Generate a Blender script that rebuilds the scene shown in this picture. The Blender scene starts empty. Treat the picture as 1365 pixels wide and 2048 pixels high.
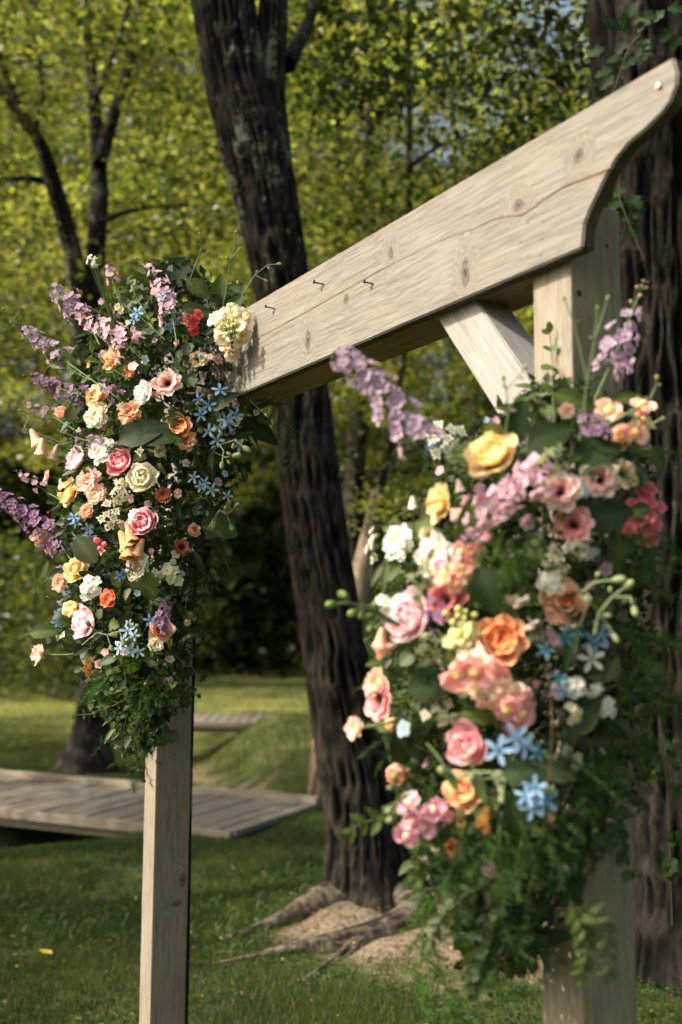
import bpy, math, random
import numpy as np
from mathutils import Matrix, Vector, Quaternion

RS = np.random.RandomState
random.seed(7)
scene = bpy.context.scene
COL = scene.collection

# ---------------------------------------------------------------- camera, sky, sun, exposure
F, PITCH, ROLL, CH = 2110.6, 0.1046, 0.0059, 1.5
cp, sp = math.cos(PITCH), math.sin(PITCH)
cr, sr = math.cos(ROLL), math.sin(ROLL)
_r = Vector((1, 0, 0)); _u = Vector((0, -sp, cp)); _f = Vector((0, cp, sp))
CR = cr * _r + sr * _u
CU = cr * _u - sr * _r
cam_data = bpy.data.cameras.new('camera')
cam = bpy.data.objects.new('camera', cam_data); COL.objects.link(cam)
m = Matrix((CR, CU, -_f)).transposed().to_4x4(); m.translation = Vector((0, 0, CH))
cam.matrix_world = m
cam_data.sensor_fit = 'VERTICAL'; cam_data.sensor_height = 36.0; cam_data.sensor_width = 24.0
cam_data.lens = F / 2048 * 36.0
cam_data.clip_end = 500; cam_data.clip_start = 0.05
cam_data.dof.use_dof = True
cam_data.dof.focus_distance = 2.62
cam_data.dof.aperture_fstop = 2.2
scene.camera = cam

SUN = Vector((-0.68, -0.16, 0.62)).normalized()
world = bpy.data.worlds.new('World'); scene.world = world; world.use_nodes = True
wn = world.node_tree
bg = wn.nodes['Background']
sky = wn.nodes.new('ShaderNodeTexSky'); sky.sky_type = 'NISHITA'; sky.sun_disc = False
sky.sun_elevation = math.asin(SUN.z); sky.sun_rotation = math.atan2(SUN.x, SUN.y)
sky.air_density = 1.0; sky.dust_density = 7.0; sky.ozone_density = 1.0
wn.links.new(sky.outputs[0], bg.inputs[0]); bg.inputs[1].default_value = 0.12
sl = bpy.data.lights.new('sun', 'SUN'); sl.energy = 3.3; sl.angle = math.radians(0.5); sl.color = (1.0, 0.93, 0.80)
so = bpy.data.objects.new('sun', sl); COL.objects.link(so)
so.rotation_euler = (-SUN).to_track_quat('-Z', 'Y').to_euler(); so.location = (0, 0, 30)
vs = scene.view_settings
vs.view_transform = 'Standard'; vs.look = 'None'; vs.gamma = 1.0; vs.use_curve_mapping = False
vs.exposure = 1.45
vs.use_white_balance = True; vs.white_balance_temperature = 6650; vs.white_balance_tint = 9
scene.cycles.max_bounces = 7; scene.cycles.transparent_max_bounces = 6
scene.cycles.diffuse_bounces = 4; scene.cycles.transmission_bounces = 4
scene.cycles.caustics_reflective = False; scene.cycles.caustics_refractive = False

def ray(px, py):
    X = px - 682.5; Y = py - 1024
    a = cr * X + sr * Y; b = -sr * X + cr * Y
    v = _r * (a / F) - _u * (b / F) + _f
    return v
def W(px, py, d):
    """the point in the place that is seen at a pixel of the photograph and stands d metres ahead"""
    v = ray(px, py); return Vector((0, 0, CH)) + v * (d / v.y)
def G(px, py, z=0.0):
    v = ray(px, py); return Vector((0, 0, CH)) + v * ((z - CH) / v.z)

# ---------------------------------------------------------------- object helpers
def link(o, parent=None):
    COL.objects.link(o)
    if parent: o.parent = parent
    return o
def tag(o, label=None, cat=None, group=None, kind=None):
    if label: o['label'] = label
    if cat: o['category'] = cat
    if group: o['group'] = group
    if kind: o['kind'] = kind
    return o
def empty(name, loc, label=None, cat=None, group=None):
    o = bpy.data.objects.new(name, None); o.location = loc; o.empty_display_size = .05
    link(o); return tag(o, label, cat, group)
def ob(name, me, parent=None, loc=None, rot=None, scale=None):
    o = bpy.data.objects.new(name, me); link(o, parent)
    if loc is not None: o.location = loc
    if rot is not None:
        o.rotation_mode = 'QUATERNION'; o.rotation_quaternion = rot
    if scale is not None: o.scale = (scale,) * 3 if not hasattr(scale, '__len__') else scale
    return o

def fmesh(name, V, Fc, mats, col=None, mi=None, smooth=True):
    """fast mesh from numpy; Fc is a list of int arrays with 3 or 4 columns"""
    me = bpy.data.meshes.new(name)
    V = np.asarray(V, dtype=np.float32)
    if not isinstance(Fc, (list, tuple)): Fc = [Fc]
    Fc = [np.asarray(f, dtype=np.int32) for f in Fc if len(f)]
    loops = np.concatenate([f.ravel() for f in Fc])
    tot = np.concatenate([np.full(len(f), f.shape[1], dtype=np.int32) for f in Fc])
    start = np.concatenate([[0], np.cumsum(tot)[:-1]]).astype(np.int32)
    me.vertices.add(len(V)); me.vertices.foreach_set('co', V.ravel())
    me.loops.add(len(loops)); me.loops.foreach_set('vertex_index', loops)
    me.polygons.add(len(tot)); me.polygons.foreach_set('loop_start', start); me.polygons.foreach_set('loop_total', tot)
    if mi is not None: me.polygons.foreach_set('material_index', np.asarray(mi, dtype=np.int32))
    me.update(calc_edges=True)
    if smooth: me.polygons.foreach_set('use_smooth', np.ones(len(tot), dtype=bool))
    if col is not None:
        a = me.color_attributes.new('Col', 'FLOAT_COLOR', 'POINT')
        c = np.ones((len(V), 4), dtype=np.float32); c[:, :3] = col
        a.data.foreach_set('color', c.ravel())
    for m_ in (mats if isinstance(mats, (list, tuple)) else [mats]): me.materials.append(m_)
    me.validate(); return me

class MB:
    """collects patches with vertex colours and builds them as one mesh"""
    def __init__(s): s.V = []; s.Q = []; s.T = []; s.C = []; s.n = 0
    def add(s, V, Q=(), T=(), C=(1, 1, 1)):
        V = np.asarray(V, dtype=float)
        if len(Q): s.Q.append(np.asarray(Q) + s.n)
        if len(T): s.T.append(np.asarray(T) + s.n)
        C = np.asarray(C, dtype=float)
        if C.ndim == 1: C = np.tile(C, (len(V), 1))
        s.V.append(V); s.C.append(C); s.n += len(V)
    def mesh(s, name, mats, smooth=True):
        fc = []
        if s.Q: fc.append(np.concatenate(s.Q))
        if s.T: fc.append(np.concatenate(s.T))
        return fmesh(name, np.concatenate(s.V), fc, mats, np.concatenate(s.C), smooth=smooth)

def lin(r, g, b):
    return tuple(((c / 255) / 12.92 if c / 255 <= .04045 else ((c / 255 + .055) / 1.055) ** 2.4) for c in (r, g, b))
def gridq(nu, nv, wrap=False):
    q = []
    for i in range(nu - 1):
        for j in range(nv - (0 if wrap else 1)):
            a = i * nv + j; b = i * nv + (j + 1) % nv
            q.append((a, b, b + nv, a + nv))
    return np.array(q)

# value noise (numpy), periodic in the first axis when per is given
def vnoise(u, v, seed, per=None):
    r = RS(seed); T = r.rand(64, 256)
    if per is None: per = 64
    ui = np.floor(u).astype(int); vi = np.floor(v).astype(int); fu = u - ui; fv = v - vi
    fu = fu * fu * (3 - 2 * fu); fv = fv * fv * (3 - 2 * fv)
    a = T[(ui % per) % 64, vi % 256]; b = T[((ui + 1) % per) % 64, vi % 256]
    c = T[(ui % per) % 64, (vi + 1) % 256]; d = T[((ui + 1) % per) % 64, (vi + 1) % 256]
    return (a * (1 - fu) + b * fu) * (1 - fv) + (c * (1 - fu) + d * fu) * fv

# ---------------------------------------------------------------- materials
def nodemat(name):
    m_ = bpy.data.materials.new(name); m_.use_nodes = True
    nt = m_.node_tree; nt.nodes.clear()
    out = nt.nodes.new('ShaderNodeOutputMaterial')
    return m_, nt, out
def N(nt, t, **kw):
    n = nt.nodes.new(t)
    for k, v in kw.items(): setattr(n, k, v)
    return n
def L(nt, a, b): nt.links.new(a, b)
def mth(nt, op, a, b=None, c=None, clamp=False):
    n = N(nt, 'ShaderNodeMath', operation=op); n.use_clamp = clamp
    for i, x in enumerate((a, b, c)):
        if x is None: continue
        if isinstance(x, (int, float)): n.inputs[i].default_value = x
        else: L(nt, x, n.inputs[i])
    return n.outputs[0]
def mixc(nt, f, a, b, mode='MIX'):
    n = N(nt, 'ShaderNodeMix', data_type='RGBA', blend_type=mode)
    for s_, x in ((n.inputs[0], f), (n.inputs[6], a), (n.inputs[7], b)):
        if isinstance(x, (int, float)): s_.default_value = x
        elif isinstance(x, tuple): s_.default_value = (*x[:3], 1)
        else: L(nt, x, s_)
    return n.outputs[2]
def mapr(nt, v, a, b, c=0.0, d=1.0):
    n = N(nt, 'ShaderNodeMapRange'); L(nt, v, n.inputs[0])
    for i, x in enumerate((a, b, c, d)): n.inputs[i + 1].default_value = x
    return n.outputs[0]
def noise(nt, vec, scale, detail=4, rough=.55, dist=0.0):
    n = N(nt, 'ShaderNodeTexNoise'); L(nt, vec, n.inputs['Vector'])
    n.inputs['Scale'].default_value = scale; n.inputs['Detail'].default_value = detail
    n.inputs['Roughness'].default_value = rough; n.inputs['Distortion'].default_value = dist
    return n.outputs[0]
def mapping(nt, vec, scale=(1, 1, 1), loc=(0, 0, 0)):
    n = N(nt, 'ShaderNodeMapping'); L(nt, vec, n.inputs[0]); n.inputs['Scale'].default_value = scale; n.inputs['Location'].default_value = loc
    return n.outputs[0]

def leaf_mat(name, trans=.45, gloss=.25, tcol=(1.25, 1.15, .45), rough=.45, vary=.35, vscale=9):
    m_, nt, out = nodemat(name)
    at = N(nt, 'ShaderNodeAttribute', attribute_name='Col')
    tc = N(nt, 'ShaderNodeTexCoord')
    nz = noise(nt, tc.outputs['Object'], vscale, 3)
    c = mixc(nt, 1.0, at.outputs[0], mixc(nt, nz, (1 - vary,) * 3, (1 + vary,) * 3), 'MULTIPLY')
    d = N(nt, 'ShaderNodeBsdfPrincipled'); L(nt, c, d.inputs['Base Color']); d.inputs['Roughness'].default_value = rough
    d.inputs['Specular IOR Level'].default_value = gloss
    t = N(nt, 'ShaderNodeBsdfTranslucent'); L(nt, mixc(nt, 1.0, c, tcol, 'MULTIPLY'), t.inputs[0])
    mx = N(nt, 'ShaderNodeMixShader'); mx.inputs[0].default_value = trans
    L(nt, d.outputs[0], mx.inputs[1]); L(nt, t.outputs[0], mx.inputs[2]); L(nt, mx.outputs[0], out.inputs[0])
    return m_
M = {}
M['tree_leaf'] = leaf_mat('tree_leaf', .58, .6, (3.1, 2.85, 1.3), .3, .4, .6)
M['leaf'] = leaf_mat('garland_leaf', .3, .18, (1.5, 1.5, .5), .5, .25, 30)
M['needle'] = leaf_mat('fern_needle', .35, .2, (1.4, 1.5, .5), .5, .2, 30)
M['grass'] = leaf_mat('grass_blade', .45, .25, (1.5, 1.5, .5), .5, .3, 2)
M['petal'] = leaf_mat('petal', .5, .06, (1.06, 1.0, .94), .75, .22, 260)
M['stem'] = leaf_mat('stem', .05, .3, (1, 1, 1), .5, .2, 40)

def wood_mat(name, base, dark, warm, knots=(), grain=55, specks=.5, grey=None, seed=0.0, algae_shade=None, ends=False):
    """weathered timber, grain along local X; knots = (x, y, z, radius, stretch)"""
    m_, nt, out = nodemat(name)
    tc = N(nt, 'ShaderNodeTexCoord').outputs['Object']
    pos = tc
    kd = None; halo = None; kn = None
    for k in knots:
        dv = N(nt, 'ShaderNodeVectorMath', operation='SUBTRACT'); L(nt, tc, dv.inputs[0]); dv.inputs[1].default_value = k[:3]
        sc = N(nt, 'ShaderNodeVectorMath', operation='MULTIPLY'); L(nt, dv.outputs[0], sc.inputs[0]); sc.inputs[1].default_value = (1 / k[4] / k[3], 1.0 / k[3], 1.0 / k[5] / k[3])
        ln = N(nt, 'ShaderNodeVectorMath', operation='LENGTH'); L(nt, sc.outputs[0], ln.inputs[0])
        kn = ln.outputs['Value'] if kn is None else mth(nt, 'MINIMUM', kn, ln.outputs['Value'])
    if kn is not None:
        kn = mth(nt, 'ADD', kn, mth(nt, 'MULTIPLY', mth(nt, 'SUBTRACT', noise(nt, tc, 45, 4), .5), 1.5))
        kd = mapr(nt, kn, 1.15, .85); halo = mapr(nt, kn, 3.4, .9)
    if halo is not None:
        # the grain flows round the knots
        cb = N(nt, 'ShaderNodeCombineXYZ'); L(nt, mth(nt, 'MULTIPLY', halo, .05), cb.inputs[1]); L(nt, mth(nt, 'MULTIPLY', halo, .05), cb.inputs[2])
        ad = N(nt, 'ShaderNodeVectorMath', operation='ADD'); L(nt, tc, ad.inputs[0]); L(nt, cb.outputs[0], ad.inputs[1]); pos = ad.outputs[0]
    wob = noise(nt, mapping(nt, pos, (1.6, 3, 3), (seed, 0, 0)), 1.6, 3)
    cb2 = N(nt, 'ShaderNodeCombineXYZ'); L(nt, mth(nt, 'MULTIPLY', wob, .028), cb2.inputs[1]); L(nt, mth(nt, 'MULTIPLY', wob, .028), cb2.inputs[2])
    ad2 = N(nt, 'ShaderNodeVectorMath', operation='ADD'); L(nt, pos, ad2.inputs[0]); L(nt, cb2.outputs[0], ad2.inputs[1]); p2 = ad2.outputs[0]
    g1 = noise(nt, mapping(nt, p2, (.8, 14, 14), (seed, seed, 0)), grain / 6, 6, .65, .4)
    g2 = noise(nt, mapping(nt, p2, (1.6, 60, 60), (seed * 2, 0, 0)), grain / 10, 4, .6)
    big = noise(nt, mapping(nt, tc, (2.2, 5, 5), (seed, 3, 0)), 1.7, 4, .6)
    fine = noise(nt, mapping(nt, tc, (10, 60, 60)), 12, 3, .7)
    col = mixc(nt, mapr(nt, g1, .38, .66), dark, base)
    col = mixc(nt, mth(nt, 'MULTIPLY', mapr(nt, g2, .48, .66), .5), col, tuple(c * 1.12 for c in base))
    col = mixc(nt, mth(nt, 'MULTIPLY', mapr(nt, big, .5, .7), .55), col, warm)
    if grey: col = mixc(nt, mth(nt, 'MULTIPLY', mapr(nt, big, .5, .28), .6), col, grey)
    col = mixc(nt, mth(nt, 'MULTIPLY', mapr(nt, fine, .62, .75), specks), col, tuple(c * .5 for c in dark))
    g3 = noise(nt, mapping(nt, p2, (1.1, 150, 150), (seed, 1, 0)), 3.2, 2, .5)
    col = mixc(nt, mth(nt, 'MULTIPLY', mapr(nt, g3, .56, .70), .45), col, tuple(c * .55 for c in dark))
    if kd is not None:
        rings = mth(nt, 'SINE', mth(nt, 'MULTIPLY', kn, 16.0))
        kc = mixc(nt, mapr(nt, rings, -.6, .8), tuple(c * .42 for c in dark), tuple(c * .95 for c in dark))
        halo_r = mth(nt, 'MULTIPLY', mapr(nt, mth(nt, 'SINE', mth(nt, 'MULTIPLY', kn, 9.0)), .2, 1.0), mapr(nt, halo, .25, .9))
        col = mixc(nt, mth(nt, 'MULTIPLY', halo_r, .35), col, dark)
        col = mixc(nt, mth(nt, 'MULTIPLY', kd, .85), col, kc)
        col = mixc(nt, mapr(nt, kn, .42, .22), col, (.05, .035, .028))
    if algae_shade:  # tint by face normal: green growth on posts, painted shade on board edges
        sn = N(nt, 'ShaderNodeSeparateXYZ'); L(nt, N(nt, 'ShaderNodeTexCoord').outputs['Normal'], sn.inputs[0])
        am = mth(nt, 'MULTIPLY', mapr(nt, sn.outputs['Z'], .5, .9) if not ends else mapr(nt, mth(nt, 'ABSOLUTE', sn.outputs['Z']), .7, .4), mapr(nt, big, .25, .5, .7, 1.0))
        col = mixc(nt, am, col, mixc(nt, 1.0, col, algae_shade, 'MULTIPLY'))
    b = N(nt, 'ShaderNodeBsdfPrincipled'); L(nt, col, b.inputs['Base Color']); b.inputs['Roughness'].default_value = .82
    b.inputs['Specular IOR Level'].default_value = .25
    bp = N(nt, 'ShaderNodeBump'); bp.inputs['Strength'].default_value = .45; bp.inputs['Distance'].default_value = .004
    L(nt, mth(nt, 'ADD', g1, mth(nt, 'MULTIPLY', g2, .6)), bp.inputs['Height']); L(nt, bp.outputs[0], b.inputs['Normal'])
    L(nt, b.outputs[0], out.inputs[0]); return m_

def bark_mat(name, base, light, lichen=0.0, lich_col=(.30, .31, .22), top=None, tan=.25):
    m_, nt, out = nodemat(name)
    tc = N(nt, 'ShaderNodeTexCoord').outputs['Object']
    at = N(nt, 'ShaderNodeAttribute', attribute_name='Col')
    n1 = noise(nt, mapping(nt, tc, (22, 22, 4)), 1.4, 6, .65, .5)
    n2 = noise(nt, mapping(nt, tc, (3, 3, 1.6)), 1.6, 5, .6)
    n3 = noise(nt, tc, 26, 5, .7)
    col = mixc(nt, mapr(nt, n1, .4, .68), base, light)
    ridge = at.outputs['Fac']
    col = mixc(nt, mapr(nt, ridge, .55, .2), col, tuple(c * .35 for c in base))
    col = mixc(nt, mth(nt, 'MULTIPLY', mth(nt, 'MULTIPLY', mapr(nt, ridge, .5, .85), mapr(nt, n1, .38, .6)), tan, clamp=True), col, tuple(min(1, c * 3.2) for c in light))
    if lichen:
        lm = mth(nt, 'MULTIPLY', mapr(nt, mth(nt, 'ADD', mth(nt, 'MULTIPLY', n2, .6), mth(nt, 'MULTIPLY', n3, .4)), .53, .60), mapr(nt, ridge, .3, .6))
        sx = N(nt, 'ShaderNodeSeparateXYZ'); L(nt, tc, sx.inputs[0])
        lm = mth(nt, 'MULTIPLY', lm, mapr(nt, sx.outputs['Z'], *(top or (0, 1))))
        col = mixc(nt, mth(nt, 'MULTIPLY', lm, lichen, clamp=True), col, lich_col)
    b = N(nt, 'ShaderNodeBsdfPrincipled'); L(nt, col, b.inputs['Base Color']); b.inputs['Roughness'].default_value = .92
    b.inputs['Specular IOR Level'].default_value = .15
    bp = N(nt, 'ShaderNodeBump'); bp.inputs['Strength'].default_value = .7; bp.inputs['Distance'].default_value = .012
    L(nt, mth(nt, 'ADD', n1, mth(nt, 'MULTIPLY', n3, .5)), bp.inputs['Height']); L(nt, bp.outputs[0], b.inputs['Normal'])
    L(nt, b.outputs[0], out.inputs[0]); return m_
M['bark'] = bark_mat('bark_furrowed', (.005, .0043, .0033), (.0095, .0078, .0056), .6, top=(2.3, 3.4), tan=1.1, lich_col=(.22, .23, .16))
M['bark_big'] = bark_mat('bark_deep', (.003, .0025, .0019), (.0062, .0050, .0036), .08, top=(0, 1), tan=1.1)
M['bark_far'] = bark_mat('bark_far', (.007, .006, .005), (.022, .018, .015), .4, top=(0, 1), tan=.3)
M['bark_pale'] = bark_mat('bark_pale', (.12, .085, .06), (.26, .19, .13), .3, top=(0, 1), tan=.3)
M['bark_root'] = bark_mat('bark_root', (.028, .022, .017), (.085, .067, .05), .2, top=(-1, 0), tan=.4)

def plain(name, c, rough=.6, metal=0.0, vary=.25, sc=30):
    m_, nt, out = nodemat(name)
    tc = N(nt, 'ShaderNodeTexCoord').outputs['Object']
    b = N(nt, 'ShaderNodeBsdfPrincipled')
    L(nt, mixc(nt, noise(nt, tc, sc, 4), tuple(x * (1 - vary) for x in c), tuple(min(1, x * (1 + vary)) for x in c)), b.inputs['Base Color'])
    b.inputs['Roughness'].default_value = rough; b.inputs['Metallic'].default_value = metal
    L(nt, b.outputs[0], out.inputs[0]); return m_
M['nail'] = plain('dark_nail_steel', (.03, .032, .034), .45, .8)
M['nail_white'] = plain('white_nail_head', (.75, .74, .7), .5)
M['crack'] = plain('resin_crack', (.11, .042, .014), .7, 0, .3, 60)
M['crack_dark'] = plain('check_line', (.12, .075, .045), .8, 0, .3, 60)
M['rust'] = plain('rust_stain', (.34, .15, .06), .9)
M['hole'] = plain('bored_hole', (.02, .015, .01), .9)

# ---------------------------------------------------------------- ground
DITCH = [(-5.6, 7.2), (-3.6, 7.75), (-2.3, 8.35), (-1.45, 9.4), (-.45, 10.6), (-1.3, 12.0), (-1.95, 13.6), (-2.1, 15.5), (-3.2, 19), (-6, 24)]
def seg_dist(x, y, pts):
    best = np.full(np.shape(x), 1e9)
    for (ax, ay), (bx, by) in zip(pts[:-1], pts[1:]):
        dx, dy = bx - ax, by - ay
        t = np.clip(((x - ax) * dx + (y - ay) * dy) / (dx * dx + dy * dy), 0, 1)
        best = np.minimum(best, np.hypot(x - ax - t * dx, y - ay - t * dy))
    return best
def H(x, y):
    x = np.asarray(x, float); y = np.asarray(y, float)
    d = seg_dist(x, y, DITCH)
    z = -.50 * np.exp(-(d / .70) ** 2)
    z = z + .34 * np.exp(-(((x + .75) / 1.05) ** 2 + ((y - 13.9) / 1.25) ** 2))
    z = z + .05 * (vnoise(x * .7 + 20, y * .7, 3) - .5) + .02 * (vnoise(x * 3 + 9, y * 3, 4) - .5)
    z = z + .055 * np.exp(-(((x - .15) / .75) ** 2 + ((y - 5.9) / .7) ** 2))
    z = z + .10 * np.exp(-(((x - 1.9) / .9) ** 2 + ((y - 4.9) / .9) ** 2))
    return z
def clods(x, y):
    return .05 * (vnoise(x * 5 + 3, y * 5, 31) - .5) + .03 * (vnoise(x * 13 + 3, y * 13, 32) - .5)
def soil(x, y):
    """0 grass .. 1 bare earth"""
    a = np.exp(-(((x - .55) / .95) ** 2 + ((y - 5.35) / .75) ** 2)) * 1.5
    a = np.maximum(a, np.exp(-(((x - 1.8) / .9) ** 2 + ((y - 4.95) / .55) ** 2)) * 1.2)
    a = np.maximum(a, np.exp(-((seg_dist(x, y, DITCH)) / .45) ** 2) * .75)
    n = vnoise(x * 2.3 + 5, y * 2.3, 11) * .6 + vnoise(x * 7 + 5, y * 7, 12) * .4
    return np.clip((a + (n - .5) * 1.1 - .38) * 2.0, 0, 1)
def axis(lo, hi, a, b, fine, coarse):
    v = list(np.arange(a, b, fine)); x = b; s = fine
    while x < hi: v.append(x); s = min(s * 1.25, coarse); x += s
    v.append(hi); x = a - fine; s = fine
    while x > lo: v.insert(0, x); s = min(s * 1.25, coarse); x -= s
    v.insert(0, lo); return np.array(v)
gx = axis(-160, 160, -6.5, 4, .055, 8); gy = axis(-20, 300, 3, 18, .055, 8)
XX, YY = np.meshgrid(gx, gy)
S = soil(XX, YY)
ZZ = H(XX, YY) + clods(XX, YY) * S * (YY < 7)
V = np.stack([XX.ravel(), YY.ravel(), ZZ.ravel()], 1)
def ground_mat():
    m_, nt, out = nodemat('turf_and_earth')
    tc = N(nt, 'ShaderNodeTexCoord').outputs['Object']
    at = N(nt, 'ShaderNodeAttribute', attribute_name='Col')
    n1 = noise(nt, tc, 1.3, 5); n2 = noise(nt, tc, 40, 5, .7); n3 = noise(nt, tc, 9, 5, .6)
    g = mixc(nt, n3, (.014, .026, .008), (.04, .06, .016))
    g = mixc(nt, mapr(nt, n1, .4, .75), g, (.12, .135, .048))
    e = mixc(nt, mapr(nt, n2, .3, .7), (.09, .066, .048), (.34, .26, .185))
    e = mixc(nt, mapr(nt, n3, .55, .75), e, (.09, .065, .045))
    col = mixc(nt, at.outputs['Fac'], g, e)
    b = N(nt, 'ShaderNodeBsdfPrincipled'); L(nt, col, b.inputs['Base Color']); b.inputs['Roughness'].default_value = .95
    b.inputs['Specular IOR Level'].default_value = .1
    bp = N(nt, 'ShaderNodeBump'); bp.inputs['Strength'].default_value = .8; bp.inputs['Distance'].default_value = .02
    L(nt, mth(nt, 'ADD', n2, n3), bp.inputs['Height']); L(nt, bp.outputs[0], b.inputs['Normal'])
    L(nt, b.outputs[0], out.inputs[0]); return m_
o = ob('ground', fmesh('ground', V, gridq(len(gy), len(gx)), ground_mat(), np.repeat(S.ravel()[:, None], 3, 1)))
tag(o, kind='structure')

# ---------------------------------------------------------------- leaf masses (vectorised)
T_OV = (np.array([(0, 0, 0), (.42, .27, .07), (1, 0, -.10), (.42, -.27, .07), (.5, 0, -.02)]), np.array([(0, 4, 2, 1), (0, 3, 2, 4)]))
T_LOBE = (np.array([(0, 0, 0), (.25, .42, .08), (.45, .22, .04), (.7, .36, .02), (1.05, 0, -.16), (.7, -.36, .02), (.45, -.22, .04), (.25, -.42, .08), (.4, 0, -.02)]),
          np.array([(0, 8, 2, 1), (8, 4, 3, 2), (8, 6, 5, 4), (0, 7, 6, 8)]))
T_BLADE = (np.array([(0, -.5, 0), (0, .5, 0), (1, 0, .18)]), np.array([(0, 1, 2)]))
def unit(a): return a / np.maximum(np.linalg.norm(a, axis=1, keepdims=True), 1e-9)
def scatter(tpl, P, nrm, dr, size, width=None):
    tv, tf = tpl
    dr = unit(dr); nrm = nrm - dr * (nrm * dr).sum(1, keepdims=True); nrm = unit(nrm); sd = np.cross(nrm, dr)
    w = size if width is None else width
    V = (P[:, None, :] + dr[:, None, :] * tv[None, :, 0:1] * size[:, None, None] + sd[:, None, :] * tv[None, :, 1:2] * w[:, None, None]
         + nrm[:, None, :] * tv[None, :, 2:3] * size[:, None, None])
    k = len(tv); Fc = tf[None] + (np.arange(len(P)) * k)[:, None, None]
    return V.reshape(-1, 3), Fc.reshape(-1, tf.shape[1]), k
def mass_mesh(name, tpl, P, nrm, dr, size, cols, mat, width=None):
    V, Fc, k = scatter(tpl, P, nrm, dr, size, width)
    return fmesh(name, V, Fc, mat, np.repeat(cols, k, 0), smooth=False)
def crown_points(r, n_cl, per, R, Hh, flat=.45, hollow=.35, clr=.8):
    """leaf clumps spread through an egg-shaped crown; returns leaf positions and clump ids"""
    th = r.rand(n_cl) * 6.283; z = r.uniform(-1, 1, n_cl); rad = r.uniform(hollow, 1, n_cl) ** .6
    s = np.sqrt(np.maximum(0, 1 - z * z * .9)) * rad
    C = np.stack([np.cos(th) * s * R, np.sin(th) * s * R, z * Hh / 2], 1)
    n = per; P = np.repeat(C, n, 0); cid = np.repeat(np.arange(n_cl), n)
    cr_ = r.uniform(.55, 1.25, n_cl)[cid] * clr
    g = r.randn(len(P), 3); g = unit(g) * (r.rand(len(P), 1) ** .45)
    P = P + g * cr_[:, None] * np.array([1, 1, flat])
    P[:, 2] -= .18 * (g[:, 0] ** 2 + g[:, 1] ** 2) * cr_
    return P, cid, C
def leaf_cols(r, cid, n_cl, a, b, var=.3):
    t = np.clip(r.rand(n_cl)[cid] * .6 + r.rand(len(cid)) * .5 - .05, 0, 1)[:, None]
    c = np.array(a) * (1 - t) + np.array(b) * t
    return c * (1 + var * (r.rand(len(cid), 1) - .5) * 2) * (r.uniform(.3, 1.0, n_cl) ** 1.3 * 1.4)[cid][:, None]
def crown_mesh(name, seed, n_cl, per, R, Hh, size, a, b, tpl=T_OV, clr=.8, flat=.45, hollow=.35):
    r = RS(seed); P, cid, C = crown_points(r, n_cl, per, R, Hh, flat, hollow, clr)
    n = len(P)
    nrm = r.randn(n, 3) * .55 + np.array([0, 0, 1.0]); dr = r.randn(n, 3); dr[:, 2] *= .45; dr[:, 2] -= .15
    return mass_mesh(name, tpl, P, nrm, dr, size * r.uniform(.6, 1.25, n), leaf_cols(r, cid, n_cl, a, b), M['tree_leaf']), C

GA, GB = (.055, .088, .02), (.155, .168, .05)       # leaf pigments, mid green to yellow green
DA, DB = (.022, .044, .012), (.055, .078, .02)

# ---------------------------------------------------------------- trunks
def trunk_mesh(name, pts, mat, around=72, step=.03, amp=.018, furrows=22, seed=1, flare=0.0, vert=3.2, lumps=.06):
    """pts: (Vector, radius) from foot to top; ridged bark displaced in the mesh"""
    P = np.array([tuple(p[0]) for p in pts], float); R = np.array([p[1] for p in pts], float)
    seg = np.linalg.norm(np.diff(P, axis=0), axis=1); s = np.concatenate([[0], np.cumsum(seg)])
    n = max(6, int(s[-1] / step)); t = np.linspace(0, s[-1], n)
    # smooth the traced centre line
    C = np.stack([np.interp(t, s, P[:, i]) for i in range(3)], 1); rr = np.interp(t, s, R)
    k = max(1, int(.18 / step)); ker = np.ones(2 * k + 1) / (2 * k + 1)
    for i in range(3): C[:, i] = np.convolve(np.pad(C[:, i], k, mode='reflect', reflect_type='odd'), ker, 'valid')
    rr = np.convolve(np.pad(rr, k, mode='edge'), ker, 'valid')
    tan = unit(np.gradient(C, axis=0)); ref = np.array([0, 1.0, .01])
    if abs(tan[:, 1]).max() > .9: ref = np.array([0, .01, 1.0])
    A = unit(np.cross(tan, ref)); B = np.cross(tan, A)
    th = np.linspace(0, 2 * np.pi, around, endpoint=False)
    TT, TH = np.meshgrid(t, th, indexing='ij')
    warp = (vnoise(TH / 6.2832 * 6, TT * 1.3, seed + 5, 6) - .5) * 1.5
    u = TH / 6.2832 * furrows + warp * 1.6
    r1 = 1 - np.abs(2 * vnoise(u, TT * vert, seed, furrows) - 1)
    r2 = 1 - np.abs(2 * vnoise(u * 2, TT * vert * 2.3, seed + 1, furrows * 2 if furrows * 2 <= 64 else 64) - 1)
    ridge = np.clip((.72 * r1 + .28 * r2 - .22) / .58, 0, 1) ** .8
    lump = (vnoise(TH / 6.2832 * 5, TT * 1.1, seed + 9, 5) - .5) * 2
    base = rr[:, None] * (1 + lumps * lump)
    if flare: base = base + flare * np.exp(-TT / .22) * (.55 + .45 * np.cos(TH * 5 + 1.0 + seed))
    rad = base + amp * (ridge - .75)
    V = C[:, None, :] + A[:, None, :] * (np.cos(TH) * rad)[..., None] + B[:, None, :] * (np.sin(TH) * rad)[..., None]
    V = V.reshape(-1, 3); q = gridq(n, around, True)
    cap = [(n - 1) * around + j for j in range(around)]
    V = np.vstack([V, C[-1:]]); tri = [(cap[j], cap[(j + 1) % around], len(V) - 1) for j in range(around)]
    col = np.append(ridge.ravel(), .5)
    return fmesh(name, V, [q, np.array(tri)], mat, np.repeat(col[:, None], 3, 1))
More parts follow.
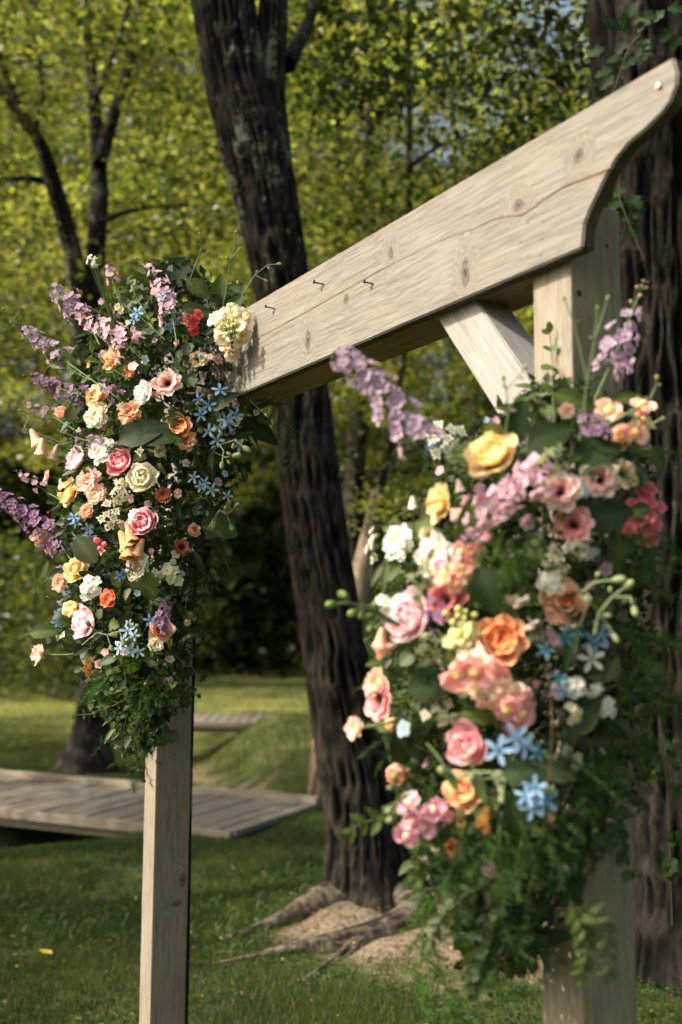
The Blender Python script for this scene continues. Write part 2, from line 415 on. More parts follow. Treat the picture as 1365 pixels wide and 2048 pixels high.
def tube(pts, r0, r1, seg=6):
    P = np.array([tuple(p) for p in pts], float); n = len(P)
    tan = unit(np.gradient(P, axis=0)); ref = np.array([.31, .2, .93])
    A = unit(np.cross(tan, ref)); B = np.cross(tan, A); th = np.arange(seg) / seg * 2 * np.pi
    R = np.linspace(r0, r1, n)
    V = P[:, None] + A[:, None] * (np.cos(th)[None] * R[:, None])[..., None] + B[:, None] * (np.sin(th)[None] * R[:, None])[..., None]
    return V.reshape(-1, 3), gridq(n, seg, True)
def bez(a, b, c, n=8):
    return [a * (1 - t) ** 2 + b * 2 * t * (1 - t) + c * t * t for t in [i / (n - 1) for i in range(n)]]
def rel(pts, o): return [(p - o, r) for p, r in pts]

def edge_trunk(rows, d0, lean=0.0):
    """rows (py, x_left, x_right) -> centre points and radii; d0 distance of the foot"""
    out = []
    for i, (py, a, b) in enumerate(rows):
        d = d0 + lean * i
        c = W((a + b) / 2, py, d); r = (b - a) / 2 * d / F
        out.append((c, r))
    return out

# --- the big forked tree between the posts
ct_root = G(742, 1800)
tr = empty('shade_tree', ct_root, 'dark furrowed tree behind the arch, forked near the top, pale lichen on its left side', 'tree')
rows = [(1815, 655, 838), (1760, 664, 812), (1700, 664, 800), (1600, 652, 787), (1500, 637, 768), (1400, 622, 748), (1300, 607, 730), (1200, 592, 712), (1100, 578, 697),
        (1000, 565, 682), (900, 553, 668), (780, 543, 655), (650, 522, 634), (560, 503, 618), (460, 483, 606), (360, 457, 590), (280, 438, 572), (220, 424, 552), (150, 408, 532), (60, 395, 520), (0, 384, 516), (-150, 362, 480), (-400, 330, 420)]
pts = edge_trunk(rows, 5.9, 0)
ob('trunk', trunk_mesh('trunk', rel(pts, ct_root), M['bark'], 150, .010, .036, 40, 3, .14, 5.5), tr)
limbB = edge_trunk([(450, 530, 600), (340, 500, 588), (240, 503, 576), (160, 512, 568), (80, 515, 575), (0, 518, 576), (-150, 530, 590), (-400, 560, 610)], 5.95)
ob('limb', trunk_mesh('limb', rel(limbB, ct_root), M['bark'], 80, .016, .02, 22, 9, 0, 4), tr)
br = trunk_mesh('branch', rel([(W(575, 130, 6.0), .05), (W(610, 60, 6.6), .04), (W(650, -40, 7.2), .03)], ct_root), M['bark'], 24, .04, .006, 9, 5)
ob('branch', br, tr)
# roots that run over the ground
def root_obj(px, r0, r1, parent, org, name='root', seed=0):
    p = [G(x, y) for x, y in px]
    q = []
    n = len(p)
    for i, a in enumerate(p):
        rr = r0 + (r1 - r0) * i / (n - 1)
        a.z = float(H(a.x, a.y)) + rr * (-.12 if i < n - 1 else -.6); q.append((a, rr))
    ob(name, trunk_mesh('root', rel(q, org), M['bark_root'], 36, .02, .014, 11, seed + 21, 0, 7, .45), parent)
root_obj([(735, 1800), (672, 1815), (620, 1828), (575, 1850), (520, 1868), (455, 1880)], .12, .02, tr, ct_root, seed=1)
root_obj([(790, 1815), (850, 1840), (790, 1868), (700, 1890), (600, 1905), (520, 1918), (435, 1925)], .09, .02, tr, ct_root, seed=2)
root_obj([(830, 1800), (900, 1828), (980, 1838), (1070, 1850)], .09, .03, tr, ct_root, seed=3)
root_obj([(800, 1850), (740, 1880), (680, 1915), (610, 1955)], .05, .012, tr, ct_root, seed=8)
root_obj([(700, 1800), (660, 1790), (610, 1792)], .06, .02, tr, ct_root, seed=4)

# --- the huge trunk on the right
bt_root = G(1390, 1925)
bt = empty('creeper_tree', bt_root, 'massive deeply furrowed tree at the right edge with creeper leaves on it', 'tree')
rows = [(1990, 1215, 1600), (1900, 1225, 1580), (1820, 1235, 1560), (1740, 1243, 1540), (1650, 1240, 1525), (1500, 1232, 1505), (1300, 1225, 1485), (1100, 1218, 1470), (900, 1212, 1455),
        (700, 1203, 1445), (500, 1196, 1440), (300, 1188, 1435), (150, 1181, 1430), (0, 1174, 1430), (-200, 1160, 1440), (-500, 1150, 1460)]
pts = edge_trunk(rows, 4.75)
ob('trunk', trunk_mesh('trunk_big', rel(pts, bt_root), M['bark_big'], 210, .012, .045, 58, 13, .10, 4.2), bt)
root_obj([(1330, 1900), (1290, 1915), (1230, 1930), (1180, 1960)], .12, .03, bt, bt_root, seed=5)
root_obj([(1420, 1930), (1340, 1965), (1290, 1975)], .12, .04, bt, bt_root, seed=6)

# --- forked tree on the left
lt_root = G(180, 1537)
lt = empty('forked_tree', lt_root, 'slim dark tree left of the far post, splitting low into two spreading limbs', 'tree')
D = 10.9
rows = [(1545, 118, 236), (1515, 132, 226), (1480, 146, 222), (1400, 158, 221), (1300, 163, 219), (1100, 160, 214), (900, 152, 208), (750, 146, 204), (640, 142, 202), (560, 140, 201)]
ob('trunk', trunk_mesh('trunk_left', rel(edge_trunk(rows, D), lt_root), M['bark_far'], 60, .04, .02, 18, 17, .08, 1.6), lt)
def branch(rows, d0, d1, parent, org, mat, name='limb', seed=31, amp=.012):
    n = len(rows); q = []
    for i, (x, y, w) in enumerate(rows):
        d = d0 + (d1 - d0) * i / (n - 1); q.append((W(x, y, d), w / 2 * d / F))
    ob(name, trunk_mesh(name, rel(q, org), mat, 30, .07, amp, 9, seed, 0, 1.5, .1), parent)
branch([(168, 600, 54), (150, 520, 40), (128, 440, 36), (105, 360, 34), (85, 290, 30), (68, 262, 26), (40, 220, 22), (0, 120, 18), (-40, 20, 14)], D, D - .6, lt, lt_root, M['bark_far'], seed=32)
branch([(185, 600, 44), (192, 520, 40), (196, 440, 38), (200, 380, 36), (200, 320, 32), (192, 240, 28), (186, 160, 22), (175, 60, 16), (170, -40, 12)], D, D + .5, lt, lt_root, M['bark_far'], seed=33)
branch([(198, 330, 30), (222, 250, 26), (248, 170, 22), (262, 110, 26), (270, 60, 20), (285, -60, 12)], D, D + 1, lt, lt_root, M['bark_far'], seed=34)
branch([(188, 200, 20), (215, 140, 14), (240, 80, 12), (262, 0, 9)], D, D + .2, lt, lt_root, M['bark_far'], seed=38)
branch([(75, 275, 22), (40, 235, 22), (10, 190, 20), (-30, 130, 16)], D - .5, D - 1.4, lt, lt_root, M['bark_pale'], seed=35)
branch([(70, 262, 12), (88, 200, 10), (78, 110, 8), (45, 0, 6)], D - .4, D, lt, lt_root, M['bark_far'], 'branch', 36, .004)
branch([(102, 365, 16), (60, 355, 12), (0, 362, 10), (-50, 350, 8)], D, D - .8, lt, lt_root, M['bark_far'], 'branch', 37, .004)
branch([(200, 445, 12), (245, 425, 10), (300, 414, 8), (380, 412, 6)], D, D + .4, lt, lt_root, M['bark_far'], 'branch', 39, .004)

# --- slender tree behind the big forked one
st_root = G(640, 1590)
st = empty('slender_tree', st_root, 'pale slender leaning trunk half hidden behind the dark furrowed tree', 'tree')
rows = [(1600, 618, 664), (1500, 622, 662), (1400, 640, 682), (1300, 665, 712), (1200, 690, 738), (1120, 708, 750), (1050, 728, 752), (980, 745, 762)]
ob('trunk', trunk_mesh('trunk_slim', rel(edge_trunk(rows, 9.2), st_root), M['bark_pale'], 40, .05, .008, 12, 27, .02, 1.6), st)
branch([(758, 990, 18), (790, 850, 16), (808, 700, 15), (818, 500, 15), (820, 300, 14), (816, 100, 12), (820, -60, 10)], 9.2, 9.6, st, st_root, M['bark_far'], 'limb', 42, .004)
branch([(825, 330, 10), (870, 295, 9), (920, 275, 7), (985, 258, 5)], 9.2, 9.4, st, st_root, M['bark_far'], 'branch', 41, .003)

# ---------------------------------------------------------------- crowns
def add_crown(tree, centre, me, name='crown', s=1.0, rz=0.0):
    o_ = ob(name, me, tree, centre - tree.location, Quaternion((0, 0, 1), rz), s); return o_
near_crown, _ = crown_mesh('near_crown', 51, 260, 42, 3.9, 4.6, .12, DA, GB, T_OV, .75)
add_crown(tr, Vector((-1.6, 7.2, 8.6)), near_crown)
big_crown, _ = crown_mesh('big_crown', 52, 240, 42, 4.2, 5, .12, DA, GB, T_OV, .8)
add_crown(bt, Vector((2.8, 6.3, 9.4)), big_crown)
lt_crown, _ = crown_mesh('left_crown', 53, 210, 60, 3.0, 4.6, .10, GA, GB, T_OV, .7)
add_crown(lt, Vector((-2.9, 11.8, 6.9)), lt_crown)
st_crown, _ = crown_mesh('slim_crown', 54, 130, 55, 2.0, 4.2, .095, DA, GB, T_OV, .6)
add_crown(st, Vector((.8, 9.8, 6.6)), st_crown)
# sprays of leaves that hang into view from those crowns
def spray(parent, px, py, d, n, rad, size, a, b, seed, flat=.5, name='leaf_spray', tpl=T_OV):
    r = RS(seed); c = W(px, py, d); P = r.randn(n, 3) * np.array([rad, rad * .8, rad * flat])
    nrm = r.randn(n, 3) * .6 + np.array([0, -.2, 1.0]); dr = r.randn(n, 3); dr[:, 2] = dr[:, 2] * .5 - .3
    me = mass_mesh('spray', tpl, P, nrm, dr, size * r.uniform(.6, 1.2, n), leaf_cols(r, np.zeros(n, int), 1, a, b, .4), M['tree_leaf'])
    o9 = ob(name, me, parent, c - parent.location); o9['kind'] = 'stuff'; return o9
spray(tr, 690, 50, 7.0, 420, 0.5, 0.105, (.010, .022, .006), (.045, .066, .018), 61, .45)  # dark green of these sprays is crown shade put into the colour
spray(tr, 640, 190, 7.6, 200, 0.26, 0.09, (.010, .022, .006), (.045, .066, .018), 62, .45)
spray(tr, 750, 170, 7.4, 260, 0.32, 0.095, (.010, .022, .006), (.045, .066, .018), 63, .45)
spray(tr, 830, 70, 7.6, 380, 0.48, 0.1, (.010, .022, .006), (.045, .066, .018), 64, .45)
spray(tr, 900, 180, 8.4, 240, 0.34, 0.09, (.010, .022, .006), (.045, .066, .018), 65, .45)
spray(st, 880, 330, 9.4, 220, 0.36, 0.09, GA, GB, 66, .45)
spray(st, 740, 330, 9.4, 300, 0.45, 0.095, (.010, .022, .006), (.045, .066, .018), 67, .45)
spray(st, 700, 470, 9.6, 260, 0.42, 0.095, GA, GB, 68, .45)
spray(st, 640, 420, 10.2, 220, 0.4, 0.09, (.010, .022, .006), (.045, .066, .018), 69, .45)
spray(bt, 1060, 50, 6.2, 300, 0.34, 0.09, (.010, .022, .006), (.045, .066, .018), 70, .45)
spray(bt, 1110, 160, 6.0, 260, 0.28, 0.085, (.010, .022, .006), (.045, .066, .018), 71, .45)
spray(bt, 1150, 30, 5.6, 160, 0.22, 0.085, (.010, .022, .006), (.045, .066, .018), 72, .45)
spray(bt, 1060, 260, 6.4, 220, 0.26, 0.08, (.010, .022, .006), (.045, .066, .018), 73, .45)
spray(bt, 960, 330, 7.2, 160, 0.22, 0.08, GA, GB, 74, .45)
spray(lt, 60, 70, 11.5, 420, 0.62, 0.1, (.010, .022, .006), (.045, .066, .018), 75, .45)
spray(lt, 300, 60, 11.9, 420, 0.62, 0.1, (.010, .022, .006), (.045, .066, .018), 76, .45)
spray(lt, 330, 230, 11.9, 360, 0.55, 0.1, (.010, .022, .006), (.045, .066, .018), 77, .45)
spray(lt, 110, 200, 11.7, 260, 0.42, 0.09, GA, GB, 78, .45)
spray(lt, 30, 330, 11.5, 320, 0.5, 0.1, (.010, .022, .006), (.045, .066, .018), 79, .45)
spray(lt, 260, 350, 12.1, 260, 0.42, 0.09, GA, GB, 80, .45)
spray(lt, 400, 420, 12.3, 300, 0.5, 0.1, (.010, .022, .006), (.045, .066, .018), 81, .45)
spray(lt, 60, 480, 11.7, 300, 0.5, 0.1, (.010, .022, .006), (.045, .066, .018), 82, .45)
spray(lt, 350, 520, 12.9, 260, 0.5, 0.095, GA, GB, 83, .45)
spray(lt, 20, 640, 11.9, 260, 0.5, 0.1, (.010, .022, .006), (.045, .066, .018), 84, .45)
spray(st, 765, 1010, 8.6, 260, 0.26, 0.07, GA, GB, 85, .45)
spray(st, 745, 900, 8.8, 200, 0.24, 0.07, (.010, .022, .006), (.045, .066, .018), 86, .45)
spray(st, 800, 800, 9.0, 220, 0.3, 0.08, (.010, .022, .006), (.045, .066, .018), 87, .45)
spray(st, 900, 720, 9.6, 200, 0.32, 0.08, GA, GB, 88, .45)
# woodland trees behind
crowns = []
for i, (R, Hh, a, b, n_cl, per) in enumerate([(4.4, 8.5, GA, GB, 100, 330), (3.8, 9.5, DA, (.165, .172, .055), 100, 300), (5.0, 8.0, DA, GB, 105, 330), (3.2, 7.0, GA, (.165, .172, .055), 75, 320)]):
    crowns.append(crown_mesh('wood_crown', 80 + i, n_cl, per, R, Hh, .115, a, b, T_OV, 1.15, .32)[0])
far_crowns = [crown_mesh('far_wood_crown', 90 + i, 170, 200, 4.2, 8.5, .13, (.06, .085, .02), (.20, .205, .075), T_OV, 1.0, .4)[0] for i in range(2)]
wt_mesh = []
for i in range(3):
    q = [(Vector((0, 0, -.2)), .30), (Vector((.05, .05, 2)), .22), (Vector((.2 - .3 * (i == 1), 0, 5)), .18), (Vector((.3 * (i - 1), .1, 9)), .12), (Vector((.5 * (i - 1), 0, 13)), .05)]
    wt_mesh.append(trunk_mesh('wood_trunk', q, M['bark_far'], 24, .12, .02, 10, 90 + i, .08, 1.2))
wood_specs = [  # x, y, crown height centre, crown kind, scale, trunk, label
 (-10.6, 12.4, 7.6, 0, .72, 0, 'unseen leafy tree beyond the left frame edge, set there to shade the mound'),  # out of view, sited for its shade on the mound
 (-4.3, 24.5, 8.8, 1, 1.0, 1, 'yellow green tree seen between the two limbs of the left tree'),
 (0.1, 19.0, 8.6, 3, 1.1, 2, 'bright leafy tree straight behind the dark forked tree'),
 (2.6, 21.0, 6.6, 1, .8, 0, 'yellow green tree glowing above the middle of the beam'),
 (6.6, 19.0, 8.0, 2, .85, 1, 'dense green tree behind the upper end of the beam'),
 (9.2, 21.0, 8.2, 0, 1.0, 2, 'leafy tree behind the massive right trunk'),
 (-13.5, 31.0, 9.0, 2, 1.15, 1, 'tall green tree far left at the wood edge'),
 (-7.6, 35.0, 10.0, 0, 1.35, 2, 'tall tree filling the gap above the left flowers'),
 (-2.2, 36.0, 9.6, 2, 1.35, 0, 'tall green tree beyond the far bridge'),
 (4.5, 42.0, 10.0, 0, 1.7, 1, 'tall bright tree beyond the lawn under the beam'),
 (11.5, 43.0, 11.0, 1, 1.7, 2, 'tall tree far right beyond the lawn'),
 (-13.5, 39.0, 11.0, 1, 1.6, 0, 'tallest tree at the far left wood edge'),
 (-4.0, 42.0, 12.5, 1, 1.7, 1, 'distant crown rising behind the left flowers'),
 (1.0, 50.0, 14.0, 3, 2.0, 2, 'distant pale crown between the forked tree and the beam'),
 (8.0, 53.0, 14.5, 2, 2.1, 0, 'distant dark crown above the arch brace'),
 (18.0, 46.0, 12.0, 0, 1.8, 1, 'distant crown at the right behind the post'),
 (4.6, 12.9, 7.8, 3, .98, 1, 'added tree standing behind the massive right trunk, mostly hidden by it'),  # added for its shading, crown partly in view
 (6.2, 17.5, 8.6, 0, .9, 2, 'added leafy tree right of the arch, behind the massive trunk'),  # second tree added for shading from the right
 (4.6, -2.2, 5.0, 0, .9, 1, 'unseen tree to the right of the viewpoint, added to block skylight'),  # added out of view to darken the right post faces
 (-7.8, 4.2, 3.5, 3, .64, 1, 'unseen low tree left of the near lawn, added to shade it'),  # added blocker, keeps sun off the near left grass
 (-8.4, 8.4, 4.6, 3, .8, 0, 'unseen low tree left of the near footbridge, added to shade it'),  # added blocker, breaks up the sun on the near bridge
 (-8.6, 5.5, 11.8, 3, 1.15, 2, 'unseen tall tree left of the near lawn, added to shade the trunks'),  # added high crown that puts both big trunks in shade
 (-9.5, 38.5, 12.0, 1, 1.6, 1, 'tall tree filling the view between the left limbs'),
 (-13.0, 47.0, 15.0, 0, 2.1, 0, 'very tall distant tree behind the left tree'),
 (-5.5, 48.0, 14.0, 2, 2.0, 2, 'distant tree directly above the far arrangement'),
 (-20.0, 34.0, 11.0, 0, 1.7, 2, 'distant crown beyond the left frame edge'),
]
for i, (x, y, hc, ck, s, tk, lab) in enumerate(wood_specs):
    t_ = empty('woodland_tree', (x, y, float(H(x, y))), lab, 'tree', 'trees of the wood behind the lawn')
    ob('trunk', wt_mesh[tk], t_, scale=(s * .9, s * .9, max(1, hc / 10)))
    ob('crown', crowns[ck] if y < 33 else far_crowns[i % 2], t_, (0, 0, hc), Quaternion((0, 0, 1), i * 1.7), (s, s, s))
    if y > 30 and (x < 2 or x > 12): ob('upper_crown', far_crowns[(i + 1) % 2], t_, (.6, .4, hc + 6.5 * s), Quaternion((0, 0, 1), i * 2.3), (s * .9, s * .9, s * .9))
# understorey shrubs along the far edge of the lawn
shr = [crown_mesh('shrub_foliage', 100 + i, 70, 90, 1.9, 2.6, .10, (.016, .03, .009), (.07, .085, .025), T_OV, .75, .6, .2)[0] for i in range(2)]
shrubs = [(-6.9, 21.5, 1.1, 'leafy bush at the left frame edge beyond the lawn'), (-8.6, 26.5, 1.4, 'rounded bush left of the slim tree trunk'), (-5.4, 25.5, 1.2, 'dark bush behind the lowest left flowers'),
          (-11, 25, 1.5, 'big dark bush at the far left'), (1.6, 17.5, .9, 'bright low bush seen under the brace'), (3.2, 22.5, 1.2, 'leafy bush behind the right hand flowers'), (.9, 30, 1.3, 'dark bush right of the forked tree trunk')]
for i, (x, y, s, lab) in enumerate(shrubs):
    t_ = empty('shrub', (x, y, 0), lab, 'bush', 'bushes at the edge of the wood')
    ob('foliage', shr[i % 2], t_, (0, 0, 1.25 * s), Quaternion((0, 0, 1), i * 2.1), s)
    V_, q_ = tube([Vector((0, 0, -.1)), Vector((.03, 0, .5)), Vector((0, .05, 1.2))], .05, .02, 8)
    ob('stem', fmesh('stem', V_, q_, M['bark_far'], np.full((len(V_), 3), .5)), t_)
# the deep wood reads as one mass
r = RS(120); n = 70000
P = np.stack([r.uniform(-34, 30, n), 30 + r.rand(n) ** 1.2 * 26, r.uniform(0, 1, n) ** .8 * 7.0], 1); P[:, 1] += np.sin(P[:, 0] * .4) * 2
nrm = r.randn(n, 3) * .6 + np.array([0, 0, 1]); dr = r.randn(n, 3)
t = r.rand(n, 1); o = ob('deep_wood', mass_mesh('deep_wood', T_OV, P, nrm, dr, r.uniform(.3, .7, n), np.array((.008, .016, .005)) * (1 - t) + np.array((.03, .042, .012)) * t, M['leaf']))
tag(o, 'dark mass of undergrowth and foliage closing the far side of the lawn', 'undergrowth', kind='stuff')

# creeper leaves on the big trunk
ivy = MB()
cre = empty('creeper', bt_root, 'green creeper with lobed leaves clinging to the massive right trunk', 'creeper')
def leafgrid(L_, Wd, fold=.18, droop=.25, nu=6, shape='ovate', wav=.0, colr=(.03, .07, .02), rib=(.12, .17, .07), seed=0):
    r = RS(seed); t = np.linspace(0, 1, nu); nv = 5; v = np.linspace(-1, 1, nv)
    if shape == 'round': w = np.sin(np.pi * np.clip(t, .03, .985)) ** .55
    elif shape == 'narrow': w = np.sin(np.pi * np.clip(t ** .8, .02, .99)) ** .8
    elif shape == 'lobed': w = np.sin(np.pi * np.clip(t ** .7, .03, .985)) ** .6 * (1 + .28 * np.cos(t * 16))
    else: w = np.sin(np.pi * np.clip(t ** .72, .02, .985)) ** .75
    TT, VV = np.meshgrid(t, v, indexing='ij')
    x = TT * L_; y = VV * Wd / 2 * w[:, None]
    z = fold * np.abs(y) - droop * L_ * TT ** 2 + wav * L_ * np.sin(TT * 9 + seed) * np.abs(VV)
    Vv = np.stack([x, y, z], -1).reshape(-1, 3)
    c = np.tile(np.array(colr, float), (nu * nv, 1)) * (1 + .25 * (r.rand(nu * nv, 1) - .5))
    ribm = (np.abs(VV) < .05).ravel(); c[ribm] = np.array(rib) * .6 + np.array(colr) * .4
    return Vv, gridq(nu, nv), c
def leaf_mesh(name, *a, mat='leaf', **k):
    V_, q_, c_ = leafgrid(*a, **k); return fmesh(name, V_, q_, M[mat], c_)
creeper_leaf = [leaf_mesh('creeper_leaf', .075, .055, shape='lobed', colr=(.02, .048, .012), rib=(.05, .08, .03), seed=i) for i in range(2)]
def frame_quat(direction, normal):
    d = Vector(direction).normalized(); n_ = Vector(normal); n_ = (n_ - d * n_.dot(d)).normalized(); s_ = n_.cross(d)
    return Matrix((d, s_, n_)).transposed().to_quaternion()
rr = random.Random(5)
cpts = [(1275, 20), (1300, 45), (1255, 12), (1330, 30), (1350, 60), (1290, 70), (1200, 160), (1225, 195), (1215, 235), (1190, 262), (1240, 150), (1180, 205), (1235, 395), (1255, 385), (1262, 405), (1245, 420), (1252, 440), (1262, 455),
        (1250, 465), (1272, 398), (1230, 130), (1200, 110), (1250, 95), (1285, 110), (1335, 20), (1215, 45), (1330, 1500), (1345, 1520), (1320, 1540), (1350, 1560), (1310, 1470), (1345, 1700), (1355, 1730), (1340, 1660)]
for i, (x, y) in enumerate(cpts):
    for k in range(2):
        p = W(x + rr.uniform(-14, 14), y + rr.uniform(-14, 14), 4.22 + abs(x - 1330) * .0012)
        ob('leaf', creeper_leaf[i % 2], cre, p - bt_root, frame_quat((rr.uniform(-1, 1), rr.uniform(-.3, .3), rr.uniform(-1, .2)), (rr.uniform(-.4, .4), -1, rr.uniform(.1, .9))), rr.uniform(.55, 1.1))
stx = MB()
for ch in ([(1290, 520), (1262, 455), (1240, 400), (1235, 300), (1225, 190), (1260, 90), (1330, 20)], [(1345, 1850), (1340, 1700), (1335, 1560), (1320, 1480)]):
    V_, q_ = tube([W(x, y, 4.28) - bt_root for x, y in ch], .004, .003); stx.add(V_, q_, C=(.05, .045, .02))
ob('stem', stx.mesh('creeper_stem', M['stem']), cre)

# ---------------------------------------------------------------- grass, clover, litter
r = RS(200)
def on_ground(n, ylo, yhi, xpad=.3, pw=1.0):
    y = ylo + (yhi - ylo) * r.rand(n) ** pw
    x = r.uniform(-.345, .345, n) * y + r.uniform(-xpad, xpad, n)
    return x, y
x, y = on_ground(330000, 3.7, 13.5, .4, 1.25)
keep = (r.rand(len(x)) > soil(x, y) * .93) & ~((x > -2.95) & (x < -.3) & (y > 7.6) & (y < 9.7) & (np.abs((y - 8.9) + .45 * (x + 1.7)) < .0))
x, y = x[keep], y[keep]; n = len(x)
P = np.stack([x, y, H(x, y) - .004], 1)
dr = r.randn(n, 3) * .42 + np.array([0, 0, 1.0]); nrm = r.randn(n, 3)
patch = vnoise(x * 1.7 + 40, y * 1.7, 71)
hgt = r.uniform(.018, .05, n) * (.6 + .8 * patch)
t = np.clip(r.rand(n, 1) * .7 + (patch[:, None] - .5) * .9 + soil(x, y)[:, None] * .5, 0, 1)
cg = np.array((.016, .042, .012)) * (1 - t) + np.array((.085, .105, .028)) * t
dry = r.rand(n) < .05; cg[dry] = (.22, .18, .08)
o = ob('grass', mass_mesh('grass', T_BLADE, P, nrm, dr, hgt, cg, M['grass'], width=r.uniform(.0025, .005, n) * (.75 + y * .06)))
tag(o, 'short green lawn grass around the arch and the trees', 'grass', kind='stuff')
x, y = on_ground(120000, 12.5, 36, 1.0, 1.0); n = len(x)
P = np.stack([x, y, H(x, y) - .004], 1); t = np.clip(vnoise(x * .7 + 9, y * .7, 72)[:, None] * .8 + r.rand(n, 1) * .3, 0, 1)
o = ob('lawn_grass', mass_mesh('lawn_grass', T_BLADE, P, r.randn(n, 3), r.randn(n, 3) * .4 + np.array([0, 0, 1.0]), r.uniform(.03, .06, n), np.array((.04, .065, .016)) * (1 - t) + np.array((.33, .32, .13)) * t, M['grass'], width=r.uniform(.012, .03, n)))
tag(o, 'sunlit lawn grass beyond the two bridges', 'grass', kind='stuff')
x, y = on_ground(60000, 3.8, 10.5, .3, 1.1)
cl = (vnoise(x * 1.3 + 3, y * 1.3, 75) > .52) & (soil(x, y) < .35); x, y = x[cl], y[cl]; n = len(x)
P = np.stack([x, y, H(x, y) + r.uniform(.012, .035, n)], 1); t = r.rand(n, 1)
o = ob('clover', mass_mesh('clover', T_OV, P, r.randn(n, 3) * .35 + np.array([0, 0, 1]), r.randn(n, 3) * np.array([1, 1, .2]), r.uniform(.010, .022, n), np.array((.035, .085, .02)) * (1 - t) + np.array((.07, .13, .035)) * t, M['grass']))
tag(o, 'low clover leaves mixed into the near lawn', 'clover', kind='stuff')
x = r.uniform(-1.4, 2.6, 9000); y = r.uniform(3.8, 7.2, 9000); k = (r.rand(9000) < soil(x, y) + .03); x, y = x[k], y[k]; n = len(x)
P = np.stack([x, y, H(x, y) + .006], 1); t = r.rand(n, 1)
o = ob('leaf_litter', mass_mesh('leaf_litter', T_OV, P, r.randn(n, 3) * .4 + np.array([0, 0, 1]), r.randn(n, 3) * np.array([1, 1, .15]), r.uniform(.01, .035, n), np.array((.045, .03, .02)) * (1 - t ** 2) + np.array((.36, .26, .16)) * t ** 2, M['grass']))
tag(o, 'dry brown leaf litter and chips on the bare earth round the roots', 'leaf litter', kind='stuff')
x, y = on_ground(700, 3.8, 11.0, .3, 1.1); n = len(x)
P = np.stack([x, y, H(x, y) + r.uniform(.02, .045, n)], 1); t = r.rand(n, 1)
o = ob('lawn_debris', mass_mesh('lawn_debris', T_OV, P, r.randn(n, 3) * .6 + np.array([0, 0, 1]), r.randn(n, 3) * np.array([1, 1, .3]), r.uniform(.012, .035, n), np.array((.12, .07, .03)) * (1 - t) + np.array((.42, .36, .12)) * t, M['grass']))
tag(o, 'scattered dry bits of leaf lying in the lawn', 'leaf litter', kind='stuff')
x, y = on_ground(9000, 3.8, 9.5, .3, 1.1); cl = (vnoise(x * .9 + 13, y * .9, 85) > .60) & (soil(x, y) < .5); x, y = x[cl], y[cl]; n = len(x)
P = np.stack([x, y, H(x, y) + .01], 1); dr9 = r.randn(n, 3) * .8 + np.array([0, 0, .8]); t = r.rand(n, 1)
o = ob('lawn_weeds', mass_mesh('lawn_weeds', T_OV, P, r.randn(n, 3) * .4 + np.array([0, 0, 1]), dr9, r.uniform(.03, .075, n), np.array((.03, .07, .02)) * (1 - t) + np.array((.08, .12, .035)) * t, M['grass'], width=r.uniform(.02, .04, n)))
tag(o, 'taller broad leaved weeds in loose patches of the lawn', 'weeds', kind='stuff')
fl = G(103, 1929); o = ob('fallen_leaf', leaf_mesh('fallen_leaf', .075, .045, shape='ovate', colr=(.55, .45, .08), mat='leaf', droop=-.1), None, (fl.x, fl.y, float(H(fl.x, fl.y)) + .035), Quaternion((0, 0, 1), 2.6))
tag(o, 'single yellow fallen leaf on the dark grass at lower left', 'leaf')

# ---------------------------------------------------------------- the two plank bridges
M['deck'] = wood_mat('deck_plank', (.21, .19, .155), (.12, .105, .085), (.22, .18, .13), grain=40, seed=3.3)
M['deck_edge'] = wood_mat('deck_edge', (.30, .26, .20), (.17, .14, .10), (.30, .23, .15), grain=40, seed=6.1)
def box_mesh(name, lx, ly, lz, mat, bev=.004, jit=0, seed=0):
    """centred box with bevelled edges, length along X"""
    import bmesh
    bm = bmesh.new(); bmesh.ops.create_cube(bm, size=1.0)
    for v in bm.verts: v.co = Vector((v.co.x * lx, v.co.y * ly, v.co.z * lz))
    if bev: bmesh.ops.bevel(bm, geom=bm.edges[:], offset=bev, segments=2, affect='EDGES', profile=.6)
    me = bpy.data.meshes.new(name); bm.to_mesh(me); bm.free(); me.materials.append(mat); return me
def bridge(org, ang, length, width, nplank, label, ztop, gap=.014, kerb_back=True):
    t_ = empty('footbridge', org, label, 'bridge', 'low plank footbridges over the ditch')
    t_.rotation_euler = (0, 0, ang)
    pw = length / nplank
    pm = [box_mesh('plank', width, pw - gap, .04, M['deck'], .003) for _ in range(1)][0]
    q = Quaternion((0, 0, 1), math.pi / 2)
    rr = random.Random(nplank)
    for i in range(nplank):
        ob('plank', pm, t_, (-length / 2 + (i + .5) * pw, rr.uniform(-.012, .012), ztop - .02 + rr.uniform(-.004, .004)), Quaternion((0, 0, 1), math.pi / 2 + rr.uniform(-.006, .006)) @ Quaternion((1, 0, 0), rr.uniform(-.012, .012)))
    bm_ = box_mesh('joist', length * .97, .07, .11, M['deck_edge'], .004)
    for yy in (-width / 2 + .09, width / 2 - .09): ob('joist', bm_, t_, (0, yy, ztop - .096))
    km = box_mesh('kerb_rail', length * 1.0, .09, .05, M['deck_edge'], .004)
    if kerb_back: ob('kerb_rail', km, t_, (0, width / 2 - .05, ztop + .027))
    ob('edge_board', box_mesh('edge_board', length * .985, .035, .07, M['deck_edge'], .004), t_, (0, -width / 2 - .020, ztop - .037))
    return t_
be = Vector((-.13, 8.68, 0)); bf = Vector((-.72, 7.5, 0)); mid = (be + bf) / 2; ax = Vector((-.905, .425, 0)).normalized()
Ln = 4.6
bridge((mid + ax * Ln / 2) * 1.0, math.atan2(-ax.y, -ax.x), Ln, 1.32, 32, 'weathered grey plank footbridge in the shade behind the far post, nearer of two', .06)
